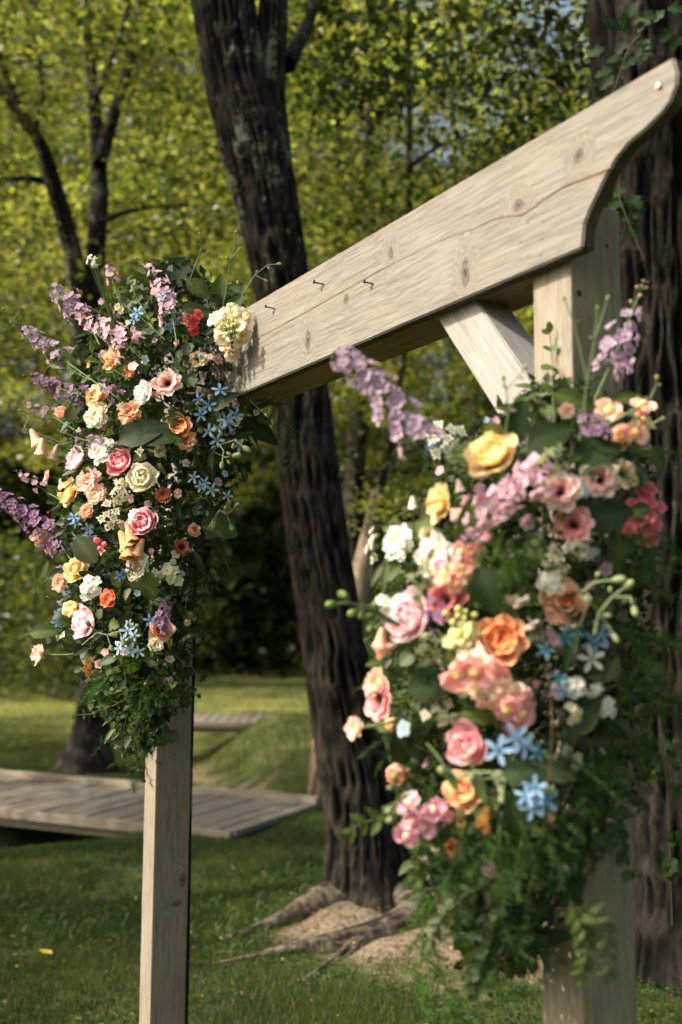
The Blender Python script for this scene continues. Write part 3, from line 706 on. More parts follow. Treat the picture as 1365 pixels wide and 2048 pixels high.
bridge(Vector((-1.35, 15.45, 0)), .02, 3.5, 1.3, 23, 'small sunlit footbridge beyond the grass mound, further of two', .13, .02, False)

# ---------------------------------------------------------------- the arch
TH, AX0, AD, PA, PB, SS, HB, HT, TB = .5317, .3901, 1.75, .0979, .1184, 1.9135, CH + .6169, CH + .8522, .029
dv = Vector((-math.sin(TH), math.cos(TH), 0)); nv = Vector((-math.cos(TH), -math.sin(TH), 0)); UP = Vector((0, 0, 1))
R0 = Vector((AX0, AD, 0)); L0 = R0 + dv * SS
arch = empty('wooden_arch', (R0 + L0) / 2, 'weathered timber wedding arch with two square posts, a scroll-ended beam and a diagonal brace', 'arch')
A0 = arch.location.copy()
def on_front(px, py, off=TB):
    v = ray(px, py); o_ = Vector((0, 0, CH)); p0 = R0 + nv * off
    t_ = (p0 - o_).dot(nv) / v.dot(nv); return o_ + v * t_
def axq(xd, yd, zd): return Matrix((xd, yd, zd)).transposed().to_quaternion()
# front board: local X along the beam towards the camera, local Y up, extruded along its own Z
bd = -dv
def loc_board(p):
    q_ = p - (R0 + nv * TB); return (q_.dot(bd), q_.z - HB)
BH = HT - HB
tail_px = [(1347, 113), (1356, 146), (1353.7, 169.6), (1340.5, 203.9), (1324.7, 225), (1290.4, 259), (1256, 288), (1232.4, 317), (1221.9, 335.7), (1208.7, 359), (1195.5, 388), (1179.7, 420), (1169, 449), (1164.5, 494)]
tail = [loc_board(on_front(*p)) for p in tail_px]
tail[0] = (tail[0][0], BH); tail[-1] = (tail[-1][0], 0.0)
import bmesh
def extrude_profile(name, prof, thick, mat, bev=.003):
    bm = bmesh.new()
    vs_ = [bm.verts.new((x_, y_, 0)) for x_, y_ in prof]; f_ = bm.faces.new(vs_)
    ex = bmesh.ops.extrude_face_region(bm, geom=[f_]); nvs = [g for g in ex['geom'] if isinstance(g, bmesh.types.BMVert)]
    bmesh.ops.translate(bm, verts=nvs, vec=(0, 0, thick))
    bmesh.ops.recalc_face_normals(bm, faces=bm.faces[:])
    if bev: bmesh.ops.bevel(bm, geom=[e for e in bm.edges if e.calc_face_angle(0) > .6], offset=bev, segments=2, affect='EDGES')
    me = bpy.data.meshes.new(name); bm.to_mesh(me); bm.free(); me.materials.append(mat); return me
prof_r = tail[::-1]  # bottom to top at the near end
prof_l = [(-SS - PA - (x_ - 0.0), y_) for x_, y_ in tail]  # mirrored scroll at the far end, top to bottom
prof = prof_r + prof_l
def bk(px, py, rad, st, sv):   # knot on the board in its local frame
    x_, y_ = loc_board(on_front(px, py)); return (x_, y_, 0.0, rad, st, sv)
def knot3(px, py, rad, st=1.0, sy=1.0):
    x_, y_ = loc_board(on_front(px, py)); return (x_, y_, TB, rad, st, sy)
bknots = [knot3(1159, 311, .012, 1.0), knot3(1037, 411, .012, 1.1), knot3(932, 545, .026, .5), knot3(783, 505, .015, .7), knot3(693, 598, .013, .8), knot3(617, 682, .030, .42)]
M['board'] = wood_mat('weathered_board', (.205, .190, .165), (.115, .102, .086), (.21, .172, .128), bknots, 52, .5, (.20, .193, .178), 1.7, algae_shade=(.34, .29, .24), ends=True)  # end and underside faces darkened: shade put into the board colour
M['beam'] = wood_mat('weathered_beam', (.30, .21, .13), (.13, .085, .05), (.26, .16, .08), (), 52, .5, None, 4.2)
def side_knot(px, py):
    v_ = ray(px, py); o2 = Vector((0, 0, CH)); h_ = HB + .12; p_ = o2 + v_ * ((L0 - o2).dot(bd) / v_.dot(bd)); c_ = L0 + dv * PA / 2 - nv * PB / 2 + UP * ((h_ - .35) / 2)
    q_ = p_ - c_; return (q_.z, q_.dot(nv), PA / 2)
M['post'] = wood_mat('weathered_post', (.235, .205, .16), (.14, .118, .09), (.25, .195, .13), [(*side_knot(366, 1760), .012, 1.9, 1.0), (*side_knot(352, 1808), .016, .7, 1.0)], 52, .35, (.21, .20, .175), 8.4, algae_shade=(1.0, .97, .9))
M['post_near'] = wood_mat('greened_post', (.25, .222, .175), (.15, .13, .10), (.255, .21, .15), [(.40, 0, 0, .008, 1, 1)], 60, .35, (.21, .20, .155), 2.9, algae_shade=(1.1, 1.1, .9))
M['brace'] = wood_mat('pale_brace', (.29, .278, .262), (.185, .172, .158), (.28, .235, .19), [(.05, .03, 0, .01, 1, 1)], 48, .3, (.28, .277, .263), 5.5)
bq = axq(bd, UP, bd.cross(UP))
fb_org = R0 + nv * (0.0005) + UP * HB
zax = bd.cross(UP)   # points along which side?
sgn = 1 if zax.dot(nv) > 0 else -1
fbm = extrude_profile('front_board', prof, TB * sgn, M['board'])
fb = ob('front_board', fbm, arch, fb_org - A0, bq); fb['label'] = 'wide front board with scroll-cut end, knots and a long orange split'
# knots sit on the front face: z of the local frame there
for k_ in range(0): pass
# header beam between the posts, behind the board
hl = SS - PA - .004
hb = ob('header_beam', box_mesh('header_beam', hl, PB - .004, BH - .012, M['beam'], .004), arch, R0 + dv * (PA + .002 + hl / 2) - nv * (PB / 2) + UP * (HB + BH / 2 - .002) - A0, axq(bd, -nv, bd.cross(-nv)))
# posts, local X upwards
pq = axq(UP, nv, UP.cross(nv))
def post(org, mat, htop, lab):
    me = box_mesh('post', htop + .35, PB, PA, mat, .005)
    o_ = ob('post', me, arch, org + dv * PA / 2 - nv * PB / 2 + UP * ((htop - .35) / 2) - A0, pq); o_['label'] = lab
p_top = 0
v = ray(1215, 415); o_ = Vector((0, 0, CH)); t_ = (R0 - nv * (PB * .7) - o_).dot(bd) / v.dot(bd); ptop = (o_ + v * t_).z
post(R0, M['post_near'], ptop, 'nearer square post, grey green on its right face')
post(L0, M['post'], HB + .12, 'further square post with a dark knot low on its face')
# bark wane along the far edge of the further post
wn_ = MB(); rr = RS(9); zs = np.linspace(.0, 1.75, 120)
base_w = L0 - nv * PB - A0
ring = []
for z_ in zs:
    w_ = .008 + .007 * rr.rand() + .006 * math.sin(z_ * 5)
    row = []
    for j, a_ in enumerate(np.linspace(-.3, math.pi + .3, 6)):
        row.append(tuple(base_w - nv * (.002 + .010 * math.sin(a_)) + dv * (.012 - math.cos(a_) * w_) + UP * z_))
    ring += row
wn_.add(np.array(ring), gridq(len(zs), 6), C=(.5, .5, .5)); ob('bark_wane', wn_.mesh('bark_wane', M['bark_far']), arch)
# braces
def brace(pts_px, thick, lab, flip=False):
    P4 = []
    for px, py in pts_px:
        q_ = on_front(px, py, -.002) - R0; P4.append((q_.dot(dv), q_.z))
    if flip: P4 = [(SS + PA - a_, b_) for a_, b_ in P4]
    (x0, z0), (x1, z1) = P4[0], P4[1]   # top edge left -> right at the beam
    bm = bmesh.new(); vs_ = [bm.verts.new((a_, b_, 0)) for a_, b_ in P4]; f_ = bm.faces.new(vs_)
    ex = bmesh.ops.extrude_face_region(bm, geom=[f_]); nvs = [g for g in ex['geom'] if isinstance(g, bmesh.types.BMVert)]
    bmesh.ops.translate(bm, verts=nvs, vec=(0, 0, thick)); bmesh.ops.recalc_face_normals(bm, faces=bm.faces[:])
    bmesh.ops.bevel(bm, geom=bm.edges[:], offset=.003, segments=2, affect='EDGES')
    # rotate the mesh so that its length runs along local X
    ang = math.atan2(P4[3][1] - P4[0][1], P4[3][0] - P4[0][0])
    rm = Matrix.Rotation(-ang, 4, 'Z'); c0 = Vector((P4[0][0], P4[0][1], 0))
    for v_ in bm.verts: v_.co = rm @ (v_.co - c0)
    me = bpy.data.meshes.new('brace'); bm.to_mesh(me); bm.free(); me.materials.append(M['brace'])
    q_ = axq(dv, UP, dv.cross(UP)) @ Quaternion((0, 0, 1), ang)
    o2 = ob('brace', me, arch, R0 - nv * .002 + dv * P4[0][0] + UP * P4[0][1] - A0, q_); o2['label'] = lab
zb = dv.cross(UP); bth = .085 * (1 if zb.dot(nv) < 0 else -1)
bz = [(872, 632), (950, 598), (1063.5, 762), (1063.5, 936)]
def fixz(pts):
    return pts
brace(bz, bth, 'pale diagonal brace between beam and nearer post')
brace(bz, bth, 'diagonal brace at the further post, mostly behind flowers', True)
# split, checks, nails and holes on the board
def ribbon(px, w0, w1, mat, name):
    P_ = [on_front(x_, y_, TB + .0022) for x_, y_ in px]
    fine = []
    for a_, b_ in zip(P_[:-1], P_[1:]):
        for k in range(6): fine.append(a_.lerp(b_, k / 6))
    fine.append(P_[-1]); rr2 = RS(len(fine)); mb = MB(); Vv = []
    for i, p_ in enumerate(fine):
        w_ = (w0 + (w1 - w0) * i / len(fine)) * rr2.uniform(.7, 1.3); j = rr2.uniform(-.0006, .0006)
        Vv += [tuple(p_ + UP * (w_ / 2 + j) - A0), tuple(p_ - UP * (w_ / 2 - j) - A0)]
    mb.add(np.array(Vv), gridq(len(fine), 2)); ob(name, mb.mesh(name, mat), arch)
ribbon([(1221.5, 335), (1177, 353), (1127, 372.6), (1092.7, 393.6), (1066, 415), (1040, 430.5)], .0030, .0018, M['crack'], 'split')
ribbon([(1040, 430.5), (1020, 431), (985, 438), (947, 455.5), (869, 484.7), (791, 523.6)], .0016, .0008, M['crack'], 'split')
ribbon([(791, 523.6), (755, 542), (680, 585), (603, 628), (558, 653), (520, 672)], .0014, .0018, M['crack_dark'], 'split')
def nail(px, py, mat, ln=.026, hr=.0045, dirv=None, sh=.0018):
    p = on_front(px, py, TB + .001); d_ = (dirv or (nv * .75 + UP * .35 + dv * .7)).normalized(); mb = MB()
    V_, q_ = tube([p - A0, p + d_ * ln * .5 - A0, p + d_ * ln + UP * -.001 - A0], sh, sh, 8); mb.add(V_, q_)
    V_, q_ = tube([p + d_ * ln - A0, p + d_ * (ln + .002) - A0], hr, hr, 10); mb.add(V_, q_)
    mb.add(np.vstack([V_[10:], V_[10:].mean(0)]), T=[(i, (i + 1) % 10, 10) for i in range(10)])
    ob('nail', mb.mesh('nail', mat), arch)
nail(551, 618, M['nail']); nail(648, 569, M['nail'], .024); nail(747, 568, M['nail'], .02)
nail(1320, 172, M['nail_white'], .003, .0036, nv)
def spot(px, py, r_, mat, name, off=TB, on=on_front):
    p = on(px, py, off + .0016); mb = MB(); a_ = np.arange(12) / 12 * 6.283
    Vv = [tuple(p + (dv * math.cos(t_) + UP * math.sin(t_)) * r_ * random.uniform(.8, 1.15) - A0) for t_ in a_] + [tuple(p - A0)]
    mb.add(np.array(Vv), T=[(i, (i + 1) % 12, 12) for i in range(12)]); ob(name, mb.mesh(name, mat), arch)
spot(1314, 174, .0055, M['rust'], 'rust_stain')
for p in ((1056, 445), (1087, 442), (1084, 478), (1057, 512), (1082, 511), (1042, 484), (665, 648), (585, 701)): spot(*p, .0018, M['hole'], 'nail_hole')
def on_side(px, py, off=.0016):
    v_ = ray(px, py); o2 = Vector((0, 0, CH)); p0 = R0 + bd * off; return o2 + v_ * ((p0 - o2).dot(bd) / v_.dot(bd))
for px, py, r_ in ((1215, 492, .0035), (1159, 586, .0065)):
    p = on_side(px, py); mb = MB(); a_ = np.arange(12) / 12 * 6.283
    Vv = [tuple(p + (nv * math.cos(t_) * .8 + UP * math.sin(t_)) * r_ - A0) for t_ in a_] + [tuple(p - A0)]
    mb.add(np.array(Vv), T=[(i, (i + 1) % 12, 12) for i in range(12)]); ob('nail_hole', mb.mesh('post_hole', M['hole']), arch)
# ================================================================ FLOWERS
def qface(face, spin=0.0):
    z = Vector(face).normalized(); x = Vector((1, 0, 0)) if abs(z.x) < .9 else Vector((0, 0, 1))
    x = (x - z * x.dot(z)).normalized(); y = z.cross(x)
    return Matrix((x, y, z)).transposed().to_quaternion() @ Quaternion((0, 0, 1), spin)
def petal(L_, Wd, elev=0.0, curl=0.0, cup=.3, ruf=.0, tip=.0, c0=(1, 1, 1), c1=(1, 1, 1), nu=6, nv=7, seed=0, r0=0.0, edge=None, shp=.62, base=.12):
    """a petal rooted on the axis: rises at elev, bends by curl along its length, cupped across"""
    r = RS(seed); t = np.linspace(0, 1, nu); v = np.linspace(-1, 1, nv)
    w = (base + (1 - base) * np.sin(np.pi * np.clip(t ** 1.25, 0, 1) * .80 + .02) ** shp) * Wd / 2
    w[-1] *= .72
    ph = r.rand(3) * 6
    ang = elev + curl * t; ds = L_ / (nu - 1)
    y = r0 + np.concatenate([[0], np.cumsum(np.cos((ang[1:] + ang[:-1]) / 2) * ds)]); z = np.concatenate([[0], np.cumsum(np.sin((ang[1:] + ang[:-1]) / 2) * ds)])
    TT, VV = np.meshgrid(t, v, indexing='ij')
    X = VV * w[:, None]; nyn = -np.sin(ang)[:, None]; nzn = np.cos(ang)[:, None]
    off = cup * (VV ** 2) * w[:, None] * 1.0 + ruf * L_ * TT ** 1.5 * (np.sin(VV * 5.5 + ph[0]) * .6 + np.sin(VV * 11 + ph[1]) * .4) * (.3 + .7 * np.abs(VV)) - tip * L_ * TT ** 4
    shrt = (.10 * VV ** 2 + .05 * np.sin(VV * 9 + ph[2]) * (ruf > 0)) * L_ * TT ** 2
    Y = y[:, None] - shrt * np.cos(ang)[:, None] + nyn * off; Z = z[:, None] - shrt * np.sin(ang)[:, None] + nzn * off
    V = np.stack([X, Y, Z], -1).reshape(-1, 3)
    k = np.clip(TT.ravel()[:, None] * (1.0 + .12 * r.randn(nu * nv, 1)), 0, 1)
    c = np.array(c0) * (1 - k) + np.array(c1) * k
    if edge is not None:
        e = np.clip((TT.ravel() - .82) / .18 + (np.abs(VV.ravel()) > .9) * .5, 0, 1)[:, None]; c = c * (1 - e) + np.array(edge) * e
    return V, gridq(nu, nv), c
def rotz(V, a):
    c, s = math.cos(a), math.sin(a); return V @ np.array([[c, s, 0], [-s, c, 0], [0, 0, 1]])
def ball(r_, c, squash=1.0, nu=6, nv=8, ctr=(0, 0, 0), jit=0, seed=0):
    u = np.linspace(.02, np.pi - .02, nu); v = np.arange(nv) / nv * 2 * np.pi; U_, V_ = np.meshgrid(u, v, indexing='ij')
    P = np.stack([np.sin(U_) * np.cos(V_), np.sin(U_) * np.sin(V_), np.cos(U_) * squash], -1).reshape(-1, 3) * r_
    if jit: P += RS(seed).randn(*P.shape) * jit * r_
    return P + np.array(ctr), gridq(nu, nv, True), np.tile(np.array(c, float), (len(P), 1))
CACHE = {}
def stemcol(): return (.07, .12, .035)
def cc(c): return np.minimum(np.array(lin(*c)) * .92 + .13 * max(lin(*c)), .96)

# every kind returns (heart mesh, guard petal mesh list, guard placements) in unit radius
def bloom_parts(kind, cols, seed):
    key = (kind, cols, seed)
    if key in CACHE: return CACHE[key]
    c_in, c_mid, c_out = [cc(c) for c in cols]; mb = MB(); guards = []; rr = RS(seed + 500)
    def ring(n, L_, Wd, elev, curl, cup, ruf, ca, cb, r0=.0, tip=0, ph=0.0, jit=.12, edge=None, shp=.62, base=.15):
        for i in range(n):
            V, q, c = petal(L_ * rr.uniform(.88, 1.1), Wd * rr.uniform(.88, 1.12), elev + rr.uniform(-jit, jit), curl + rr.uniform(-jit, jit), cup, ruf, tip, ca * rr.uniform(.9, 1.08), cb * rr.uniform(.92, 1.06), seed=rr.randint(9999), r0=r0, edge=edge, shp=shp, base=base)
            mb.add(rotz(V, ph + i * 2 * math.pi / n + rr.uniform(-.15, .15)), q, C=c)
    d2 = math.radians
    if kind == 'peony':
        ring(6, .55, .45, d2(86), .9, .5, .22, c_in, c_in, .03)
        ring(8, .75, .55, d2(80), .75, .45, .22, c_in, c_mid, .07)
        ring(9, .92, .65, d2(72), .85, .45, .22, c_in, c_mid, .12, edge=c_out)
        ring(9, 1.08, .80, d2(58), 1.0, .45, .22, c_mid, c_mid, .14, edge=c_out)
        ring(8, 1.22, .95, d2(38), 1.1, .45, .08, c_mid, c_out, .14)
        guard = dict(L_=1.28, Wd=1.15, elev=d2(14), curl=1.05, cup=.4, ruf=.05, c0=c_mid, c1=c_out, r0=.12); ng = 6
    elif kind == 'rose':
        ring(4, .62, .42, d2(88), .7, .9, .0, c_in, c_in, .03)
        ring(5, .78, .62, d2(82), .6, .8, .02, c_in, c_mid, .09)
        ring(6, .92, .8, d2(74), .62, .7, .03, c_mid, c_mid, .16)
        ring(6, 1.05, .98, d2(58), .75, .6, .04, c_mid, c_out, .2)
        ring(5, 1.15, 1.1, d2(38), .8, .5, .05, c_mid, c_out, .2)
        guard = dict(L_=1.12, Wd=1.15, elev=d2(12), curl=.7, cup=.35, ruf=.05, c0=c_mid, c1=c_out, r0=.15, tip=.06); ng = 5
    elif kind == 'ranunculus':
        for k, (n_, l_, e_, r_) in enumerate(((5, .40, 88, .05), (6, .52, 84, .12), (7, .62, 80, .20), (8, .72, 74, .28), (8, .80, 66, .36), (8, .88, 54, .42))):
            f_ = k / 5; ring(n_, l_, .40 + .09 * k, d2(e_), .75, .75, .01, c_in * (1 - f_) + c_mid * f_, c_mid * (1 - f_) + c_out * f_, r_, ph=k * .4, base=.3)
        V, q, c = ball(.10, (.10, .12, .03), .8, ctr=(0, 0, .2)); mb.add(V, q, C=c)
        guard = dict(L_=.92, Wd=.85, elev=d2(24), curl=.5, cup=.45, ruf=.03, c0=c_mid, c1=c_out, r0=.36, base=.3); ng = 7
    elif kind == 'butterfly':
        ring(6, .82, .78, d2(38), -.1, .35, .07, c_in, c_mid, .06, ph=.5, edge=c_out)
        V, q, c = ball(.15, (.035, .012, .010), .8, ctr=(0, 0, .13)); mb.add(V, q, C=c)
        for i in range(26):
            a = i * 2.4; s_ = .15 + .10 * (i % 3) / 2; b_ = ball(.028, (.05, .02, .015), 1, 4, 5, (math.cos(a) * s_, math.sin(a) * s_, .2 + .04 * (i % 2))); mb.add(b_[0], b_[1], C=b_[2])
        guard = dict(L_=1.02, Wd=.82, elev=d2(16), curl=-.08, cup=.25, ruf=.08, c0=c_in, c1=c_mid, r0=.06, edge=c_out); ng = 7
    elif kind == 'ruffle':      # stock / carnation
        for k in range(4):
            ring(6 + k, .45 + .16 * k, .42 + .08 * k, d2(82 - 15 * k), .1, .2, .22, c_in if k < 2 else c_mid, c_mid if k < 2 else c_out, .03 + .03 * k, ph=k * .7, shp=.5)
        guard = dict(L_=.98, Wd=.72, elev=d2(16), curl=.05, cup=.1, ruf=.20, c0=c_mid, c1=c_out, r0=.08); ng = 7
    elif kind == 'bud':
        ring(4, 1.3, .9, d2(82), .5, .9, .0, c_in, c_mid, .12)
        guard = dict(L_=1.55, Wd=1.35, elev=d2(52), curl=1.15, cup=.6, ruf=.01, c0=c_mid, c1=c_out, r0=.12); ng = 5
    gm = []
    for i in range(2):
        V, q, c = petal(seed=seed * 7 + i, **guard); gm.append(fmesh('petal', V, q, M['petal'], c))
    heart = mb.mesh('inner_petals', M['petal']) if mb.n else None
    CACHE[key] = (heart, gm, ng, guard); return CACHE[key]
calyx_me = None
def stem_mesh(pts, r0=.0022, r1=.0018, col=None):
    V, q = tube(pts, r0, r1, 6); return fmesh('stem', V, q, M['stem'], np.tile(np.array(col or stemcol()), (len(V), 1)))
def add_stem(t_, face, ln=.09, bend=(0, .05, -.05)):
    f_ = Vector(face).normalized(); a = Vector((0, 0, 0)); pts = bez(a, a - f_ * ln * .5, a - f_ * ln * .8 + Vector(bend), 6)
    ob('stem', stem_mesh(pts), t_)
SIDE = {}
def bloom(side, kind, px, py, rpx, cols, label, name, cat='flower', face=(0, -1, .15), d=None, group=None, spin=None, stem=True, tilt=.45):
    c = P3(side, px, py) if d is None else W(px, py, d)
    rad = rpx * c.y / F * random.Random(px * 3 + py).uniform(.86, 1.1); seed = (int(px) * 7 + int(py)) % 4
    heart, gm, ng, gd = bloom_parts(kind, cols, seed); rr = random.Random(px * 13 + py)
    f_ = Vector(face) + Vector((-.32 if side == 'R' else -.15, 0, .10)) + outward(side, px, py) * tilt + Vector((rr.uniform(-.12, .12), 0, rr.uniform(-.12, .12)))
    q = qface(f_, rr.uniform(0, 6.28) if spin is None else spin)
    t_ = empty(name, c, label, cat, group)
    t_.rotation_mode = 'QUATERNION'; t_.rotation_quaternion = q
    sc = rad / {'peony': .86, 'rose': .86, 'ranunculus': .92, 'butterfly': .86, 'ruffle': .80, 'bud': .80}[kind]
    ez = -.45 * sc if kind in ('peony', 'rose', 'ranunculus', 'bud') else -.15 * sc
    if heart: ob('inner_petals', heart, t_, (0, 0, ez), None, sc)
    for i in range(ng): ob('petal', gm[i % 2], t_, (0, 0, ez), Quaternion((0, 0, 1), i * 2 * math.pi / ng + rr.uniform(-.15, .15)) @ Quaternion((1, 0, 0), rr.uniform(-.14, .14)), sc * rr.uniform(.92, 1.06))
    if stem:
        pts = bez(Vector((0, 0, ez)), Vector((0, 0, ez - .05)), Vector((.02, .02, ez - .10)), 5); ob('stem', stem_mesh(pts), t_)
    return t_

# outlines of the two arrangements: rows (py, left, right) of the dense core
CORE = {'L': [(540, 300, 390), (575, 235, 460), (620, 180, 505), (700, 150, 545), (760, 130, 560), (830, 120, 540), (900, 115, 505), (1000, 110, 475), (1100, 115, 450), (1200, 120, 405), (1300, 140, 385), (1380, 175, 372), (1440, 215, 340), (1490, 250, 300)],
        'R': [(770, 1070, 1200), (820, 1000, 1290), (900, 880, 1300), (1000, 830, 1310), (1080, 790, 1320), (1180, 765, 1320), (1300, 755, 1325), (1400, 760, 1310), (1500, 775, 1300), (1600, 790, 1275), (1700, 820, 1240), (1780, 860, 1190), (1850, 900, 1120), (1920, 930, 1060)]}
DEP = {'L': (3.03, .25), 'R': (1.80, .24)}
def corerow(side, py):
    rows = CORE[side]; ys = [a[0] for a in rows]
    return np.interp(py, ys, [a[1] for a in rows]), np.interp(py, ys, [a[2] for a in rows])
def dsurf(side, px, py):
    a, b = corerow(side, py); xc = (a + b) / 2; hw = max(60, (b - a) / 2); t = min(1, abs(px - xc) / hw)
    top, bot = CORE[side][0][0], CORE[side][-1][0]
    e = min(1, max(0, (py - top + 30) / 160)) * min(1, max(0, (bot + 60 - py) / 200))
    return DEP[side][0] - DEP[side][1] * math.sqrt(max(0, 1 - t * t)) * (e ** .5)
def P3(side, px, py): return W(px, py, dsurf(side, px, py) - .012)
def outward(side, px, py):
    a, b = corerow(side, py); xc = (a + b) / 2; hw = max(60, (b - a) / 2); t = max(-1.3, min(1.3, (px - xc) / hw))
    return Vector((t, 0, 0))

# ---- leaf kinds for the greenery
GREENS = [(.035, .058, .016), (.058, .086, .02), (.02, .036, .011), (.08, .10, .045), (.035, .06, .026)]
leaf_kinds = {}
for i, c in enumerate(GREENS):
    rb = tuple(x * 1.9 for x in c)
    leaf_kinds[('ovate', i)] = leaf_mesh('leaf', 1, .52, fold=.25, droop=.22, colr=c, rib=rb, seed=i)
    leaf_kinds[('round', i)] = leaf_mesh('leaf', 1, .80, fold=.15, droop=.10, shape='round', colr=c, rib=rb, seed=i)
    leaf_kinds[('narrow', i)] = leaf_mesh('leaf', 1, .30, fold=.3, droop=.30, shape='narrow', colr=c, rib=rb, seed=i)
    leaf_kinds[('lobed', i)] = leaf_mesh('leaf', 1, .85, fold=.2, droop=.2, nu=9, shape='lobed', colr=c, rib=rb, seed=i)
greycol = (.15, .20, .12)
leaf_kinds[('hairy', 0)] = leaf_mesh('leaf', 1, .34, fold=.3, droop=.5, shape='narrow', colr=greycol, rib=(.22, .27, .18))

def greenery(side, label, nobj, nfill, nneed, seed):
    r = random.Random(seed); rn = RS(seed)
    org = L0 if side == 'L' else R0
    base = Vector((org.x, org.y, CH)); t_ = empty('greenery_bundle', base, label, 'greenery')
    top, bot = CORE[side][0][0], CORE[side][-1][0]
    # inner filling: thousands of small leaves and needles round the post
    dc, dr_ = DEP[side]
    n = nfill; py = rn.uniform(top - 10, bot + 10, n); ab = np.array([corerow(side, y) for y in py]); xc = ab.mean(1); hw = (ab[:, 1] - ab[:, 0]) / 2
    th = rn.rand(n) * 2 * np.pi; rad = rn.rand(n) ** .33
    sx = np.cos(th) * rad; sy = np.sin(th) * rad
    pos = np.array([tuple(W(xc[i] + hw[i] * sx[i] * .97, py[i], dc + .035 + dr_ * .84 * sy[i])) for i in range(n)]) - np.array(base)
    nrm = np.stack([sx, sy, rn.rand(n) * .6], 1) + rn.randn(n, 3) * .5; dr = rn.randn(n, 3) + np.array([0, 0, -.3])
    cols = np.array(GREENS)[rn.randint(0, 5, n)] * rn.uniform(.45, .85, (n, 1))
    k = .75 if side == 'R' else 1.0
    me = mass_mesh('filler_leaves', T_OV, pos, nrm, dr, rn.uniform(.018, .045, n) * k, cols, M['leaf'])
    o_ = ob('filler_leaves', me, t_); o_['kind'] = 'stuff'
    # asparagus fern needles in tufts
    nt_ = nneed // 70; py = rn.uniform(top + 60, bot + 40, nt_); ab = np.array([corerow(side, y) for y in py]); u_ = rn.uniform(-1.02, 1.02, nt_)
    C = np.array([tuple(W(ab[i].mean() + (ab[i, 1] - ab[i, 0]) / 2 * u_[i], py[i], dc - dr_ * math.sqrt(max(0, 1 - min(1, u_[i] ** 2))) * rn.uniform(.6, 1.05))) for i in range(nt_)]) - np.array(base)
    P = np.repeat(C, 70, 0); ax_ = unit(rn.randn(nt_, 3) + np.array([0, -.4, -.5])); P = P + np.repeat(ax_, 70, 0) * rn.rand(len(P), 1) * .09 * k
    me = mass_mesh('fern_needles', T_BLADE, P, rn.randn(len(P), 3), np.repeat(ax_, 70, 0) * .6 + unit(rn.randn(len(P), 3)), rn.uniform(.010, .022, len(P)) * k, np.array((.03, .065, .015)) * rn.uniform(.6, 1.4, (len(P), 1)), M['needle'], width=np.full(len(P), .0016))
    o_ = ob('fern_needles', me, t_); o_['kind'] = 'stuff'
    for i in range(nobj):
        y = r.uniform(top, bot); a, b = corerow(side, y); u = r.uniform(-1, 1); x = (a + b) / 2 + (b - a) / 2 * u
        p = W(x, y, dsurf(side, x, y) + r.uniform(.0, .05)) - base
        kind = r.choice(['ovate', 'ovate', 'round', 'narrow', 'round', 'lobed']); gi = r.choice([0, 1, 1, 3, 3, 4, 2])
        dirv = (u * .9 + r.uniform(-.7, .7), r.uniform(-.7, .1), r.uniform(-1, .5)); nm = (u * .4 + r.uniform(-.5, .5), -1, r.uniform(-.1, .9))
        s_ = r.uniform(.028, .062) * (.8 if side == 'R' else 1) * (.75 if kind in ('round',) else 1)
        ob('leaf', leaf_kinds[(kind, gi)], t_, p, frame_quat(dirv, nm), s_)
    pal = [PHW, LACC, SNP, SNS, LILP, BLUP, SNW, SNPK]
    for i in range(75):
        y = r.uniform(top + 40, bot - 130); a, b = corerow(side, y); u = r.uniform(-.98, .9 if side == 'L' else .98); x = (a + b) / 2 + (b - a) / 2 * u
        p = W(x, y, dsurf(side, x, y) - r.uniform(-.01, .03)) - base; k_ = r.choice(['phlox', 'snap', 'lace', 'phlox', 'larkspur'])
        ob('filler_blossom', floret_mesh(k_, pal[r.randrange(8)] if k_ != 'larkspur' else LILP, i % 2), t_, p, qface((u * .7 + r.uniform(-.4, .4), -1, r.uniform(-.3, .5)), r.uniform(0, 6)), r.uniform(.009, .018) * (.85 if side == 'R' else 1))
    return t_

# ---- builders that follow a traced stem
def sprig(side, px_pts, kind, gi, n, size, label, name='leafy_sprig', cat='foliage', d=None, dd=0.0, seed=0, pair=True, droop=.3, start=.1, r_st=.0016):
    r = random.Random(int(px_pts[0][0] * 3 + px_pts[0][1]) + seed)
    m_ = len(px_pts); P = []
    for i, (x, y) in enumerate(px_pts):
        dep = (dsurf(side, x, y) if d is None else d) - .02 - dd * i / max(1, m_ - 1); P.append(W(x, y, dep))
    o_ = P[0].copy(); P = [p - o_ for p in P]
    t_ = empty(name, o_, label, cat)
    fine = []
    for a_, b_ in zip(P[:-1], P[1:]):
        for k in range(4): fine.append(a_.lerp(b_, k / 4))
    fine.append(P[-1])
    ob('stem', stem_mesh(fine, r_st, r_st * .5, (.07, .045, .03) if name == 'bare_stem' else (.09, .12, .05)), t_)
    for i in range(n):
        f_ = start + (1 - start) * i / max(1, n - 1); ix = min(len(fine) - 2, int(f_ * (len(fine) - 1))); p = fine[ix].lerp(fine[ix + 1], f_ * (len(fine) - 1) - ix)
        ax_ = (fine[ix + 1] - fine[ix]).normalized(); s_ = ax_.cross(Vector((0, -1, 0))).normalized()
        for sd in ((1, -1) if pair else ((1 if i % 2 else -1),)):
            dirv = ax_ * r.uniform(.3, .9) + s_ * sd + Vector((r.uniform(-.3, .3), r.uniform(-.5, .3), r.uniform(-.4, .3) - droop * .4))
            if i == n - 1 and sd == 1: dirv = ax_ + Vector((0, -.2, 0))
            sz = size * r.uniform(.75, 1.15) * (1 - .35 * f_)
            ob('leaf', leaf_kinds[(kind, gi)], t_, p, frame_quat(dirv, (r.uniform(-.5, .5), -1, r.uniform(.0, .9))), sz)
    return t_
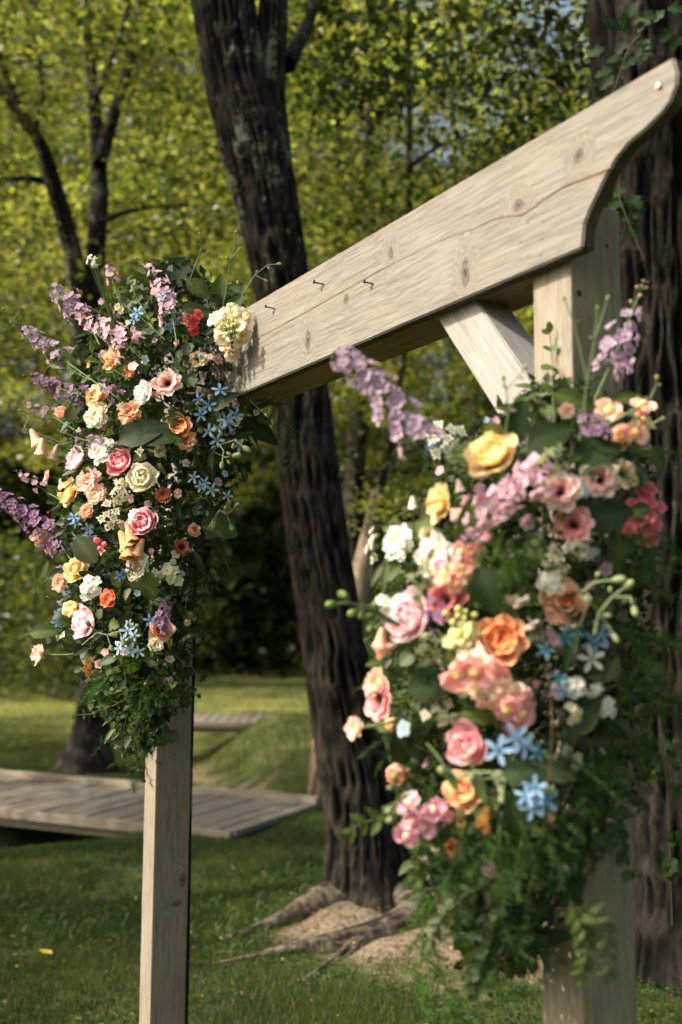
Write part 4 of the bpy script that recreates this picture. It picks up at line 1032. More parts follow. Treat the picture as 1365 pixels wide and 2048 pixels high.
def bigleaf(side, px, py, ang, lpx, kind, gi, label, d=None, tilt=.0, wsc=1.0):
    dep = (dsurf(side, px, py) if d is None else d) - .035; a = math.radians(ang)
    c = W(px, py, dep); ln = lpx * dep / F
    dirv = Vector((math.cos(a), -.1, math.sin(a))); o_ = c - dirv * ln * .5
    t_ = empty('broad_leaf', o_, label, 'leaf')
    ob('blade', leaf_kinds[(kind, gi)], t_, (0, 0, 0), frame_quat(dirv, (.25 * math.sin(a) + tilt, -1, .45)), (ln, ln * wsc, ln))
    ob('stem', stem_mesh(bez(Vector((0, 0, 0)), -dirv * .02, -dirv * .04 + Vector((0, .05, -.01)), 5), .0015, .0012), t_)
    return t_

def axis_pts(side, px_pts, d=None, dd=0.0):
    P = []; m_ = len(px_pts)
    for i, (x, y) in enumerate(px_pts):
        dep = (dsurf(side, x, y) if d is None else d) - .03 - dd * i / max(1, m_ - 1); P.append(W(x, y, dep))
    o_ = P[0].copy(); P = [p - o_ for p in P]; fine = []
    for a_, b_ in zip(P[:-1], P[1:]):
        for k in range(5): fine.append(a_.lerp(b_, k / 5))
    fine.append(P[-1]); return o_, fine
def floret_mesh(kind, cols, seed=0):
    key = ('f', kind, cols, seed)
    if key in CACHE: return CACHE[key]
    a, b, c_ = [cc(c) for c in cols]; mb = MB(); rr = RS(seed + 40); d2 = math.radians
    if kind == 'larkspur':
        for i in range(6):
            V, q, c = petal(1.0, .75, d2(22) + rr.uniform(-.3, .3), -.2, .25, .06, 0, a, b * rr.uniform(.85, 1.1), 5, 5, rr.randint(999)); mb.add(rotz(V, i * 1.047), q, C=c)
        for i in range(4):
            V, q, c = petal(.5, .4, d2(60), .3, .3, .08, 0, c_, b, 4, 5, rr.randint(999)); mb.add(rotz(V, i * 1.57 + .4), q, C=c)
        V, q = tube([Vector((0, 0, 0)), Vector((0, -.3, -.4)), Vector((0, -.8, -.5))], .13, .03, 6); mb.add(V, q, C=b * .8)
    elif kind == 'snap':     # frilled two-lipped floret
        for i, (an, l_, w_, e_) in enumerate(((1.57, 1.15, 1.1, 50), (.9, 1.05, .9, 40), (2.3, 1.05, .9, 40), (4.0, 1.0, .9, 18), (5.4, 1.0, .9, 18), (4.71, 1.1, .9, 8))):
            V, q, c = petal(l_, w_, d2(e_), -.4, .3, .16, .05, a, b * rr.uniform(.92, 1.06), 5, 6, rr.randint(999)); mb.add(rotz(V, an - 1.57), q, C=c)
        V, q, c = ball(.42, c_, 1.0, ctr=(0, -.1, .12)); mb.add(V, q, C=c)
    elif kind == 'star':
        for i in range(5):
            V, q, c = petal(1.0, .40, d2(8) + rr.uniform(-.1, .1), -.12, .25, 0, .0, a, b, 5, 5, rr.randint(999), r0=.06, shp=.8, base=.35); mb.add(rotz(V, i * 1.2566), q, C=c)
        for i in range(5):
            V, q, c = ball(.07, c_, 1, 4, 5, (math.cos(i * 1.257) * .12, math.sin(i * 1.257) * .12, .07)); mb.add(V, q, C=c)
    elif kind == 'phlox':
        for i in range(5):
            V, q, c = petal(.95, .88, d2(10) + rr.uniform(-.1, .1), -.15, .15, .02, .0, a, b, 5, 5, rr.randint(999), r0=.03, shp=.6, base=.2); mb.add(rotz(V, i * 1.2566), q, C=c)
        V, q, c = ball(.09, c_, 1, 4, 6, (0, 0, .02)); mb.add(V, q, C=c)
        V, q = tube([Vector((0, 0, 0)), Vector((0, 0, -.9))], .09, .07, 6); mb.add(V, q, C=b * .8)
    elif kind == 'umbel':     # a knot of tiny white flowers
        for i in range(16):
            g = rr.randn(2) * .42; z = .25 - (g @ g) * .35
            for k in range(5):
                V, q, c = petal(.20, .17, .25, 0, .2, 0, 0, a, b, 3, 3, k); V = rotz(V, k * 1.257 + i); mb.add(V + np.array([g[0], g[1], z]), q, C=c)
            V, q, c = ball(.05, c_, 1, 3, 5, (g[0], g[1], z + .04)); mb.add(V, q, C=c)
    elif kind == 'lace':      # larger outer petals of a lace flower
        for i in range(7):
            V, q, c = petal(.6 if i % 2 else .85, .42, .15, -.1, .2, .03, 0, a, b, 4, 5, i); mb.add(rotz(V, i * .9) + np.array([0, 0, .05]), q, C=c)
        for i in range(8):
            V, q, c = ball(.09, c_, 1, 4, 5, (.25 * math.cos(i * .8), .25 * math.sin(i * .8), .12)); mb.add(V, q, C=c)
    elif kind == 'grain':
        for i in range(60):
            g = unit(rr.randn(1, 3))[0] * rr.uniform(.5, 1); V, q, c = ball(.12, a * rr.uniform(.7, 1.2), 1, 3, 5, tuple(g * np.array([.9, .9, 1.1]))); mb.add(V, q, C=c)
    elif kind == 'bell':
        nu, nv_ = 9, 14; t = np.linspace(0, 1, nu); R_ = .14 + .50 * t ** .8 + .14 * np.clip(t - .78, 0, 1) * 4; th = np.arange(nv_) / nv_ * 2 * np.pi
        for s_, col in ((1.0, b), (.93, a)):
            TT, AA = np.meshgrid(t, th, indexing='ij'); RR = R_[:, None] * s_ * (1 + .06 * np.cos(AA * 5) * TT ** 3)
            V = np.stack([np.cos(AA) * RR, np.sin(AA) * RR, -TT * 1.7 + .08 * np.cos(AA * 5) * TT ** 6 - (.02 if s_ < 1 else 0)], -1).reshape(-1, 3); mb.add(V, gridq(nu, nv_, True), C=np.tile(col, (len(V), 1)))
        for i in range(5):
            V, q, c = petal(.45, .3, -1.2, .3, .3, 0, 0, np.array((.07, .12, .04)), np.array((.09, .15, .05)), 3, 4, i); mb.add(rotz(V, i * 1.257) * 1.0 + np.array([0, 0, .05]), q, C=c)
    elif kind == 'gbud':
        V, q, c = ball(.5, a, 1.7, 7, 7); c = np.where((V[:, 2:3] > .25), b, c); mb.add(V, q, C=c)
        V, q = tube([Vector((0, 0, -.7)), Vector((0, 0, -1.5))], .08, .07, 5); mb.add(V, q, C=np.array((.07, .11, .04)))
    CACHE[key] = mb.mesh(kind, M['petal']); return CACHE[key]

def spike(side, px_pts, kind, cols, n, rad_px, label, name, cat='flower', bud=((90, 100, 80), (150, 120, 140), (0, 0, 0)), nbud=5, seed=0, d=None, dd=0.0, group=None, taper=.45, stem_col=None, fstart=.0, fend=.82, turns=2.4, spread=.75, facecam=.6):
    o_, fine = axis_pts(side, px_pts, d, dd); t_ = empty(name, o_, label, cat, group)
    ob('stem', stem_mesh(fine, .0022, .0009, stem_col), t_)
    r = random.Random(seed + int(px_pts[0][0] + px_pts[0][1])); dep = o_.y
    ms = [floret_mesh(kind, cols, 0), floret_mesh(kind, CRP if kind == 'snap' else cols, 1)]; bm_ = floret_mesh('gbud', bud, 0)
    m_ = len(fine) - 1
    if kind == 'larkspur': n = int(n * 1.6)
    def at(f_):
        ix = min(m_ - 1, int(f_ * m_)); return fine[ix].lerp(fine[ix + 1], f_ * m_ - ix), (fine[ix + 1] - fine[ix]).normalized()
    for i in range(n):
        f_ = fstart + (fend - fstart) * (i + .5) / n; p, ax_ = at(f_); a = i * turns + r.uniform(-.3, .3)
        s1 = ax_.cross(Vector((0, -1, 0))).normalized(); s2 = ax_.cross(s1)
        rd = s1 * math.cos(a) + s2 * math.sin(a); rad = (1.22 if kind == 'larkspur' else 1.4) * rad_px * dep / F * (1 - taper * max(0, (f_ - fstart) / max(.01, fend - fstart)))
        if facecam: rd = (rd + Vector((0, -facecam, 0))).normalized()
        pos = p + rd * rad * spread * (r.uniform(1.0, 2.5) if kind == 'larkspur' else 1.5)
        V_ = rd + ax_ * .35
        ob('floret', ms[i % 2], t_, pos, qface(V_, r.uniform(0, 6)), rad * r.uniform(.85, 1.12))
    for i in range(nbud):
        f_ = fend + (1 - fend) * (i + .7) / nbud; p, ax_ = at(min(f_, .999)); a = i * 2.4
        s1 = ax_.cross(Vector((0, -1, 0))).normalized(); s2 = ax_.cross(s1); rd = s1 * math.cos(a) + s2 * math.sin(a)
        b_ = rad_px * dep / F * .42 * (1 - .5 * i / nbud); q_ = qface(rd + ax_ * .8)
        ob('bud', bm_, t_, p + (rd + ax_ * .5) * b_ * 1.3, q_, b_)
    return t_
def cluster(side, px, py, spr_px, kind, cols, n, rad_px, label, name, cat='flower', face=(0, -1, .2), d=None, seed=0, elong=(1, 1), dome=.35, nbud=0, stem_to=None, bud=((110, 125, 85), (150, 165, 120), (0, 0, 0)), layout=None):
    c = P3(side, px, py) if d is None else W(px, py, d); s_ = c.y / F; t_ = empty(name, c, label, cat)
    r = random.Random(seed + int(px * 5 + py)); ms = [floret_mesh(kind, cols, k) for k in range(2)]
    root = Vector((0, .06, -.05)) if stem_to is None else (W(*stem_to) - c)
    pts = layout or []
    if not pts:
        for i in range(n):
            a = i * 2.39996; q = math.sqrt((i + .35) / n); pts.append((px + math.cos(a) * q * spr_px * elong[0] + r.uniform(-3, 3), py - math.sin(a) * q * spr_px * elong[1] + r.uniform(-3, 3)))
    mb = MB()
    for i, (x, y) in enumerate(pts):
        dist = math.hypot(x - px, y - py) / max(1, spr_px)
        p = W(x, y, c.y - dome * spr_px * s_ * (1 - min(1, dist) ** 2) - .01 + r.uniform(-.004, .004)) - c
        f_ = Vector(face) + Vector(((x - px) / max(1, spr_px) * .55, 0, -(y - py) / max(1, spr_px) * .45)) + Vector((r.uniform(-.25, .25), 0, r.uniform(-.25, .25)))
        ob('floret', ms[i % 2], t_, p, qface(f_, r.uniform(0, 6)), rad_px * s_ * r.uniform(.85, 1.12))
        V, q = tube(bez(p - f_.normalized() * .004, p * .4 + root * .3, root * .8, 5), .0009, .0013, 5); mb.add(V, q, C=(.10, .15, .06))
    V, q = tube(bez(root * .8, root * .9, root, 3), .002, .0024, 6); mb.add(V, q, C=(.08, .12, .045))
    ob('stem', mb.mesh('stem', M['stem']), t_)
    bm_ = floret_mesh('gbud', bud, 0)
    for i in range(nbud):
        a = r.uniform(0, 6.28); x = px + math.cos(a) * spr_px * 1.05 * elong[0]; y = py + math.sin(a) * spr_px * 1.05 * elong[1]
        p = W(x, y, c.y - .01) - c; ob('bud', bm_, t_, p, qface((math.cos(a), -.5, -math.sin(a))), rad_px * s_ * .5)
    return t_
def budspray(side, stems, label, size_px=6, name='bud_spray', cols=((125, 135, 90), (165, 170, 120), (0, 0, 0)), d=None, cat='buds', r_st=.0013, leaves=None):
    """thin branching stems (traced) that end in buds"""
    first = stems[0][0]; dep = (dsurf(side, *first) if d is None else d) - .03; o_ = W(first[0], first[1], dep); t_ = empty(name, o_, label, cat)
    mb = MB(); bm_ = floret_mesh('gbud', cols, 0); r = random.Random(int(first[0] + first[1])); sc = size_px * dep / F
    for st in stems:
        P = [W(x, y, dep - .01 * i) - o_ for i, (x, y) in enumerate(st)]
        fine = []
        for a_, b_ in zip(P[:-1], P[1:]):
            for k in range(4): fine.append(a_.lerp(b_, k / 4))
        fine.append(P[-1]); V, q = tube(fine, r_st, r_st * .7, 5); mb.add(V, q, C=(.12, .17, .07))
        ax_ = (P[-1] - P[-2]).normalized(); ob('bud', bm_, t_, P[-1] + ax_ * sc * .6, qface(ax_), sc * r.uniform(.9, 1.3))
        for k in range(1, len(P) - 1):
            s_ = ax_.cross(Vector((0, -1, 0))) * (1 if k % 2 else -1); ob('bud', bm_, t_, P[k] + (s_ + ax_ * .5) * sc * 1.2, qface(s_ + ax_ * .6), sc * r.uniform(.6, 1.0))
    ob('stem', mb.mesh('stem', M['stem']), t_)
    return t_

# ---- pigments (sRGB triples as in the petals themselves: heart, middle, rim)
APR = ((238, 150, 85), (246, 184, 125), (252, 214, 168)); ORA = ((240, 125, 55), (246, 155, 88), (250, 188, 130)); RED = ((218, 70, 40), (238, 105, 65), (246, 145, 105))
YEL = ((242, 175, 85), (250, 205, 125), (254, 226, 168)); PEA = ((240, 160, 120), (246, 190, 155), (250, 212, 185)); PEACH2 = ((240, 140, 95), (250, 180, 138), (253, 208, 178))
PIN = ((210, 70, 115), (238, 140, 165), (250, 200, 208)); PINL = ((236, 155, 185), (246, 195, 215), (252, 226, 232)); MAG = ((220, 85, 125), (235, 125, 155), (246, 175, 188))
CRE = ((232, 222, 170), (242, 235, 205), (248, 244, 225)); WHI = ((225, 228, 190), (244, 244, 230), (250, 250, 244)); CRP = ((235, 225, 175), (246, 225, 205), (248, 214, 200))
BUT = ((215, 100, 110), (253, 226, 214), (255, 244, 236)); BUTP = ((215, 90, 105), (246, 175, 172), (250, 208, 200)); BUTC = ((150, 140, 60), (238, 215, 170), (246, 220, 200)); COR = ((215, 80, 90), (235, 115, 115), (242, 150, 145))
SAL = ((244, 150, 132), (250, 190, 172), (253, 218, 202)); RUS = ((170, 70, 35), (215, 115, 70), (235, 155, 110))
LIL = ((160, 136, 164), (190, 166, 190), (220, 208, 208)); LILP = ((200, 155, 178), (216, 180, 198), (232, 214, 212)); LILD = ((130, 98, 134), (162, 126, 162), (195, 175, 182))
BLU = ((110, 160, 200), (150, 190, 222), (90, 140, 190)); BLUP = ((150, 190, 200), (190, 212, 215), (90, 150, 190)); TEA = ((60, 130, 150), (95, 165, 185), (60, 110, 150))
PHW = ((225, 230, 205), (246, 246, 238), (200, 200, 130)); PHC = ((205, 60, 85), (240, 125, 140), (240, 190, 160)); LAC = ((228, 232, 210), (246, 248, 238), (170, 185, 110)); LACC = ((220, 212, 180), (236, 228, 200), (150, 150, 90)); LACG = ((165, 175, 120), (190, 196, 150), (120, 135, 70))
FOX = ((222, 185, 130), (248, 218, 185), (0, 0, 0)); FOXY = ((190, 145, 65), (226, 184, 120), (0, 0, 0)); FOXP = ((235, 180, 130), (246, 208, 180), (0, 0, 0))
SNW = ((240, 228, 190), (248, 238, 222), (226, 224, 150)); SNP = ((240, 160, 165), (244, 190, 190), (245, 220, 160)); SNPK = ((222, 130, 165), (240, 185, 205), (245, 205, 190)); SNG = ((200, 205, 130), (226, 228, 175), (215, 215, 120)); SNS = ((238, 175, 150), (246, 205, 180), (246, 220, 150)); SNK = ((225, 120, 130), (240, 165, 160), (244, 210, 150))
YAR = ((205, 150, 50), (0, 0, 0), (0, 0, 0))

greenery('L', 'dense mixed green filler of the arrangement on the further post', 230, 9500, 16000, 301)
greenery('R', 'dense mixed green filler of the arrangement on the nearer post', 230, 9500, 22000, 302)
# ================= LEFT ARRANGEMENT =================
Lk = 'larkspur'
spike('L', [(205, 775), (150, 735), (100, 700), (60, 665), (22, 640)], Lk, LIL, 15, 12, 'lilac larkspur spike pointing furthest left at the top, its buds near the frame edge', Lk, fstart=.35, nbud=6)
spike('L', [(230, 700), (165, 640), (140, 610), (112, 580), (95, 570)], Lk, LIL, 13, 12, 'short dense lilac larkspur spike leaning up and left above the others', Lk, fstart=.3, nbud=3)
spike('L', [(285, 720), (245, 680), (205, 655), (165, 640), (135, 640)], Lk, LILP, 16, 14, 'broad pinkish lilac larkspur lying just left of the apricot bloom', Lk, fstart=.15, nbud=2)
spike('L', [(210, 810), (160, 790), (115, 775), (80, 760), (45, 752)], Lk, LILD, 14, 12, 'darker mauve larkspur spike below the furthest left one', Lk, fstart=.2, nbud=4)
spike('L', [(150, 1130), (115, 1080), (70, 1040), (30, 1015), (-12, 990)], Lk, LILD, 26, 14, 'large mauve larkspur spike running out of frame at mid left', Lk, fstart=.1, fend=1.0, nbud=0)
spike('L', [(355, 690), (345, 630), (330, 580), (305, 545), (268, 515)], Lk, LILP, 16, 13, 'pale pink larkspur standing upright at the very top of the far arrangement', Lk, fstart=.2, nbud=4)
spike('L', [(315, 1255), (325, 1235), (335, 1210), (348, 1180)], Lk, LILD, 10, 10, 'small dusky mauve spike low beside the far post', Lk, nbud=2)
spike('L', [(235, 900), (190, 885), (150, 875), (115, 860)], Lk, LILD, 7, 9, 'few loose mauve florets beside the foxglove bells', Lk, nbud=2)
spike('L', [(240, 800), (215, 780), (195, 765)], Lk, LILD, 4, 10, 'tiny dark violet florets between the two upper apricot blooms', Lk, nbud=1)
B = bloom
B('L', 'peony', 226, 722, 25, APR, 'topmost apricot bloom of the far arrangement, facing up and left', 'garden_rose', face=(-.6, -.8, .5))
B('L', 'ruffle', 258, 744, 14, ORA, 'small coral orange ruffled flower tucked right of the topmost apricot bloom', 'carnation')
B('L', 'rose', 193, 790, 22, APR, 'apricot rose half hidden under violet florets at upper left', 'garden_rose')
B('L', 'bud', 129, 828, 17, PEA, 'peach bud behind a grey leaf at upper left', 'rose_bud', face=(-.5, -.7, .4))
B('L', 'ruffle', 196, 832, 22, CRE, 'cream ruffled flower above the foxglove bells', 'carnation')
B('L', 'ruffle', 262, 826, 24, PEACH2, 'soft orange ruffled flower left of the big dark leaf', 'carnation')
B('L', 'peony', 290, 787, 23, WHI, 'white ruffled flower touching the pink flower with a dark centre', 'carnation', face=(-.5, -1, 0))
B('L', 'butterfly', 336, 767, 29, BUT, 'pale pink open flower with dark centre, largest of its kind up here', 'open_ranunculus', face=(.1, -1, .1))
B('L', 'butterfly', 312, 778, 17, BUTP, 'deeper pink small flower wedged between white and pale pink ones', 'open_ranunculus')
B('L', 'butterfly', 397, 719, 20, BUTC, 'cream flower with an olive centre below the cream snapdragon', 'open_ranunculus', face=(.1, -1, .3))
cluster('L', 464, 652, 34, 'snap', SNW, 11, 22, 'big cream snapdragon head in front of the beam end', 'snapdragon', face=(.1, -1, .1), nbud=0, d=2.76)
cluster('L', 462, 658, 15, 'gbud', ((150, 165, 90), (200, 205, 130), (0, 0, 0)), 12, 9, 'green buds at the heart of the cream snapdragon', 'snapdragon_buds', cat='buds', d=2.70)
cluster('L', 462, 694, 16, 'snap', CRP, 4, 17, 'blush florets hanging below the cream snapdragon head', 'snapdragon', d=2.78, elong=(1, 1.2))
B('L', 'ranunculus', 357, 853, 25, ORA, 'orange ranunculus just right of the big dark leaf', 'ranunculus', face=(.0, -1, .2))
B('L', 'ruffle', 372, 882, 20, APR, 'ruffled apricot flower directly under the orange ranunculus', 'carnation')
B('L', 'ranunculus', 320, 904, 14, CRE, 'small round cream ranunculus alone among dark leaves', 'ranunculus')
B('L', 'ruffle', 208, 903, 26, WHI, 'white ruffled flower above the magenta pink peony', 'carnation')
B('L', 'peony', 242, 926, 28, MAG, 'magenta pink peony left of the cream rose', 'peony')
B('L', 'peony', 155, 918, 27, PINL, 'lilac pink peony behind the larkspur florets at mid left', 'peony', face=(-.5, -1, .1))
cluster('L', 92, 888, 24, 'bell', FOX, 3, 18, 'peach foxglove bells hanging at the left edge of the far arrangement', 'foxglove', face=(0, -.15, 1), layout=[(62, 858), (86, 876), (116, 890)], stem_to=(190, 905, 2.95))
B('L', 'peony', 286, 955, 30, CRE, 'large cream rose between the magenta and the main pink peony', 'garden_rose', face=(.2, -1, 0))
B('L', 'ruffle', 180, 962, 27, SAL, 'salmon stock flower left of the cream rose', 'stock')
B('L', 'ruffle', 196, 990, 20, CRP, 'blush stock flower under the salmon one', 'stock')
B('L', 'rose', 136, 985, 26, YEL, 'apricot yellow rose behind a small red bud at mid left', 'garden_rose', face=(-.4, -1, 0))
B('L', 'ruffle', 96, 954, 13, BUTP, 'tiny dusty pink carnation at the left edge', 'carnation', face=(-.9, -.6, 0))
B('L', 'ruffle', 175, 1023, 16, PEACH2, 'small peach carnation in the middle left', 'carnation')
B('L', 'ranunculus', 328, 990, 15, RUS, 'small rust orange ranunculus deep in shade', 'ranunculus')
B('L', 'peony', 287, 1045, 33, PIN, 'round pink peony in the centre of the far arrangement', 'peony', face=(0, -1, .05), tilt=.1)
cluster('L', 243, 985, 22, 'umbel', LACC, 8, 12, 'beige lace umbel left of the cream rose', 'lace_flower', cat='flower')
cluster('L', 222, 1035, 26, 'lace', LACC, 7, 13, 'cream lace florets left of the round pink peony', 'lace_flower')
cluster('L', 262, 1075, 26, 'bell', FOXY, 4, 25, 'four straw yellow foxglove bells under the round pink peony', 'foxglove', face=(-.1, .2, 1), layout=[(258, 1078), (287, 1078), (240, 1062), (255, 1050)])
B('L', 'ruffle', 277, 1138, 24, CRE, 'cream stock flower under the foxglove bells', 'stock')
B('L', 'ranunculus', 388, 1061, 15, PEACH2, 'small peach ranunculus right of the round pink peony', 'ranunculus', face=(.5, -1, .2))
B('L', 'butterfly', 363, 1095, 17, ((110, 35, 20), (200, 105, 70), (225, 140, 100)), 'rusty open flower with dark centre, low right', 'open_ranunculus', face=(.3, -1, 0))
B('L', 'rose', 155, 1139, 30, YEL, 'large golden apricot rose at lower left', 'garden_rose', face=(-.2, -1, .5))
B('L', 'ruffle', 122, 1165, 16, PEA, 'peach petals just under the golden apricot rose', 'carnation')
cluster('L', 182, 1175, 20, 'phlox', PHW, 8, 12, 'white phlox cluster right under the golden apricot rose', 'phlox')
B('L', 'ranunculus', 217, 1197, 18, RED, 'red orange ranunculus right of the white phlox', 'ranunculus', face=(-.2, -1, .2))
B('L', 'bud', 150, 1214, 21, YEL, 'apricot bloom turned down, left of the red orange ranunculus', 'garden_rose', face=(-.2, -.8, -.6))
B('L', 'peony', 172, 1245, 34, PINL, 'lilac pink peony at the bottom left of the far arrangement', 'peony', face=(-.5, -1, 0))
B('L', 'rose', 322, 1260, 25, PEACH2, 'peach ranunculus next to the far post', 'ranunculus', face=(.1, -1, .2))
B('L', 'ruffle', 312, 1290, 16, CRE, 'cream flower half hidden under the peach ranunculus', 'carnation')
t_ = B('L', 'rose', 77, 1308, 22, SAL, 'lone peach ranunculus seen from the side, sticking out left on its stem', 'ranunculus', face=(-1, -.25, .05), d=2.9, tilt=0, stem=False)
o_ = t_.location.copy(); pts = [W(x, y, 2.9) - o_ for x, y in ((84, 1309), (110, 1310), (135, 1310), (170, 1305))]
qi = t_.rotation_quaternion.inverted(); ob('stem', stem_mesh([qi @ p for p in pts], .0028, .0028, (.12, .17, .05)), t_)
cluster('L', 178, 1335, 17, 'grain', YAR, 6, 8, 'mustard yellow yarrow cluster at the bottom of the far arrangement', 'yarrow', elong=(.7, 1.5))
cluster('L', 203, 1086, 12, 'gbud', ((200, 90, 120), (225, 130, 150), (0, 0, 0)), 3, 13, 'plump magenta buds left of the foxglove bells', 'flower_buds', cat='buds')
cluster('L', 78, 1075, 14, 'snap', SNS, 4, 12, 'salmon florets under the mauve spike at the left', 'stock')
cluster('L', 100, 1092, 10, 'snap', SNP, 3, 11, 'pink florets at the tail of the mauve spike', 'stock')
cluster('L', 340, 1150, 20, 'phlox', ((205, 210, 150), (232, 226, 190), (150, 150, 80)), 7, 11, 'greenish cream phlox cluster low beside the post', 'phlox')
cluster('L', 384, 645, 18, 'phlox', ((190, 20, 35), (225, 50, 60), (120, 20, 20)), 4, 13, 'scarlet phlox petals behind leaves at the top', 'phlox', face=(.2, -1, -.2))
ST = 'star'
def tweedia(side, lay, r_, cols, label, **k):
    px = sum(a for a, b in lay) / len(lay); py = sum(b for a, b in lay) / len(lay); sp_ = max(math.hypot(a - px, b - py) for a, b in lay) + 8
    return cluster(side, px, py, sp_, ST, cols, len(lay), r_, label, 'star_flower', layout=lay, dome=.1, **k)
tweedia('L', [(418, 810), (402, 830), (398, 798), (472, 830), (458, 848), (440, 780)], 17, BLU, 'cluster of sky blue star flowers right of the orange ranunculus', nbud=3, d=2.80)
tweedia('L', [(452, 838), (418, 862), (434, 880), (478, 890), (438, 856)], 16, BLUP, 'pale blue star flowers just under the sky blue ones', nbud=4, d=2.81)
tweedia('L', [(388, 955), (410, 965), (424, 980), (402, 973), (455, 992)], 14, BLUP, 'small pale star flowers at mid right of the far arrangement', nbud=3)
tweedia('L', [(245, 1285), (262, 1300), (268, 1270), (278, 1304), (238, 1295), (255, 1262)], 15, BLUP, 'pale blue star flowers at the bottom beside the lilac pink peony', nbud=5, d=2.76)
tweedia('L', [(176, 1058), (180, 1075), (148, 1035), (152, 1045)], 13, BLU, 'blue star flowers in the middle left by the mauve buds', nbud=2)
tweedia('L', [(118, 1232), (127, 1215), (128, 1180), (115, 1245)], 13, BLU, 'blue star flowers at the lower left edge')
tweedia('L', [(250, 1148), (262, 1138), (240, 1152)], 12, ((50, 75, 120), (80, 110, 160), (60, 80, 130)), 'dark blue star flowers deep in the shade')
tweedia('L', [(268, 638), (275, 625), (326, 592), (335, 612), (340, 655), (352, 640)], 15, BLU, 'blue star flowers near the top, partly behind leaves')
tweedia('L', [(258, 1248), (300, 1240)], 12, BLU, 'pair of blue star flowers above the pale lowest group')
cluster('L', 186, 523, 15, 'umbel', PHW, 7, 7, 'little white umbel held high on a thin bent stem', 'lace_flower', d=2.85, stem_to=(255, 735, 2.95), dome=.2, face=(-.4, -1, .3))
cluster('L', 118, 1185, 20, 'lace', LAC, 6, 11, 'white lace florets left of the white phlox', 'lace_flower')
cluster('L', 135, 1275, 16, 'lace', LAC, 5, 10, 'white lace florets left of the lowest peony', 'lace_flower')
budspray('L', [[(470, 640), (485, 590), (510, 550), (535, 530), (555, 528)], [(510, 550), (530, 560)], [(485, 590), (478, 570)]], 'arching stem of pale buds reaching right over the beam', 6, d=2.88)
budspray('L', [[(440, 640), (455, 570), (460, 520), (470, 490), (472, 468)], [(455, 570), (440, 520)], [(460, 520), (478, 500)]], 'thin upright bud stem at the top of the far arrangement', 5, d=2.9)
budspray('L', [[(500, 800), (535, 785), (560, 768), (580, 767)], [(510, 810), (545, 795), (570, 790)], [(500, 800), (520, 820), (530, 828)]], 'pale buds on forked stems under the beam', 6, d=2.86)
budspray('L', [[(425, 905), (440, 890), (448, 902), (445, 925)], [(440, 890), (470, 880), (490, 895)], [(430, 905), (452, 915), (468, 912)]], 'furry pale green bud cluster under the star flowers', 10, d=2.82, r_st=.0022)
budspray('L', [[(415, 1060), (440, 1020), (455, 1030), (470, 1015)], [(440, 1020), (430, 1045)], [(455, 1030), (462, 1050)]], 'furry pale green buds at the mid right edge', 10, d=2.86, r_st=.0022)
budspray('L', [[(165, 1290), (195, 1265), (215, 1270), (222, 1292)], [(195, 1265), (180, 1250)], [(215, 1270), (240, 1262), (246, 1280)]], 'furry pale buds in front of the lowest peony', 8, d=2.72, r_st=.0022)
budspray('L', [[(120, 655), (75, 640), (40, 622), (10, 618)], [(40, 622), (25, 640)]], 'wiry buds at the top left edge', 4, d=2.95)
budspray('L', [[(160, 880), (100, 850), (60, 828), (44, 822)], [(60, 828), (52, 850)], [(100, 850), (90, 838)]], 'green bud stem above the foxglove bells', 5, d=2.9)
budspray('L', [[(150, 960), (125, 985), (118, 1010), (102, 1022)], [(150, 960), (128, 978)]], 'two small red rose buds on wiry stems', 6, cols=((90, 35, 25), (160, 50, 40), (0, 0, 0)), d=2.8)
bigleaf('L', 285, 862, 25, 105, 'ovate', 2, 'long dark glossy leaf in the middle of the far arrangement', wsc=1.2)
bigleaf('L', 322, 872, 10, 80, 'ovate', 2, 'second dark leaf tucked under the long glossy one', wsc=1.2)
bigleaf('L', 400, 578, -35, 70, 'ovate', 1, 'light green leaf at the top left of the cream snapdragon')
bigleaf('L', 392, 622, 5, 80, 'ovate', 2, 'dark horizontal leaf above the scarlet petals', wsc=1.1)
bigleaf('L', 438, 578, 80, 70, 'ovate', 1, 'upright light green leaf near the top bud stem')
bigleaf('L', 470, 605, 45, 60, 'ovate', 1, 'leaf rising behind the cream snapdragon')
bigleaf('L', 350, 545, 60, 80, 'lobed', 2, 'dark rounded leaf behind the upright pale pink larkspur')
bigleaf('L', 495, 748, -30, 50, 'ovate', 3, 'grey green leaf hanging at the left end of the beam')
bigleaf('L', 142, 828, 75, 34, 'round', 3, 'grey leaf covering the peach bud')
bigleaf('L', 90, 1262, 10, 62, 'ovate', 1, 'curved leaf above the lone peach ranunculus')
bigleaf('L', 84, 1140, 65, 42, 'ovate', 1, 'leaf at the left edge by the golden rose')
bigleaf('L', 118, 1145, 30, 46, 'ovate', 2, 'dark leaf left of the golden rose')
bigleaf('L', 172, 1100, -50, 64, 'round', 3, 'round grey green leaf above the golden rose')
bigleaf('L', 298, 1172, -75, 55, 'lobed', 1, 'toothed green leaf below the cream stock flower', wsc=1.0)
bigleaf('L', 110, 990, -50, 50, 'ovate', 1, 'thin green leaf left of the apricot yellow rose')
bigleaf('L', 440, 1052, -20, 75, 'lobed', 1, 'pointed lobed leaf at the right edge of the far arrangement')
bigleaf('L', 520, 860, -30, 90, 'ovate', 2, 'long dark leaf sticking out right below the beam')
bigleaf('L', 445, 800, 35, 70, 'ovate', 2, 'dark leaf behind the sky blue star flowers')
bigleaf('L', 120, 725, 20, 40, 'round', 1, 'round pale green leaf at the upper left')
bigleaf('L', 400, 1130, -65, 60, 'narrow', 2, 'narrow leaf hanging beside the post')
sprig('L', [(285, 1430), (265, 1470), (272, 1510), (285, 1560)], 'round', 1, 7, .020, 'small trailing vine hanging lowest in front of the far post')
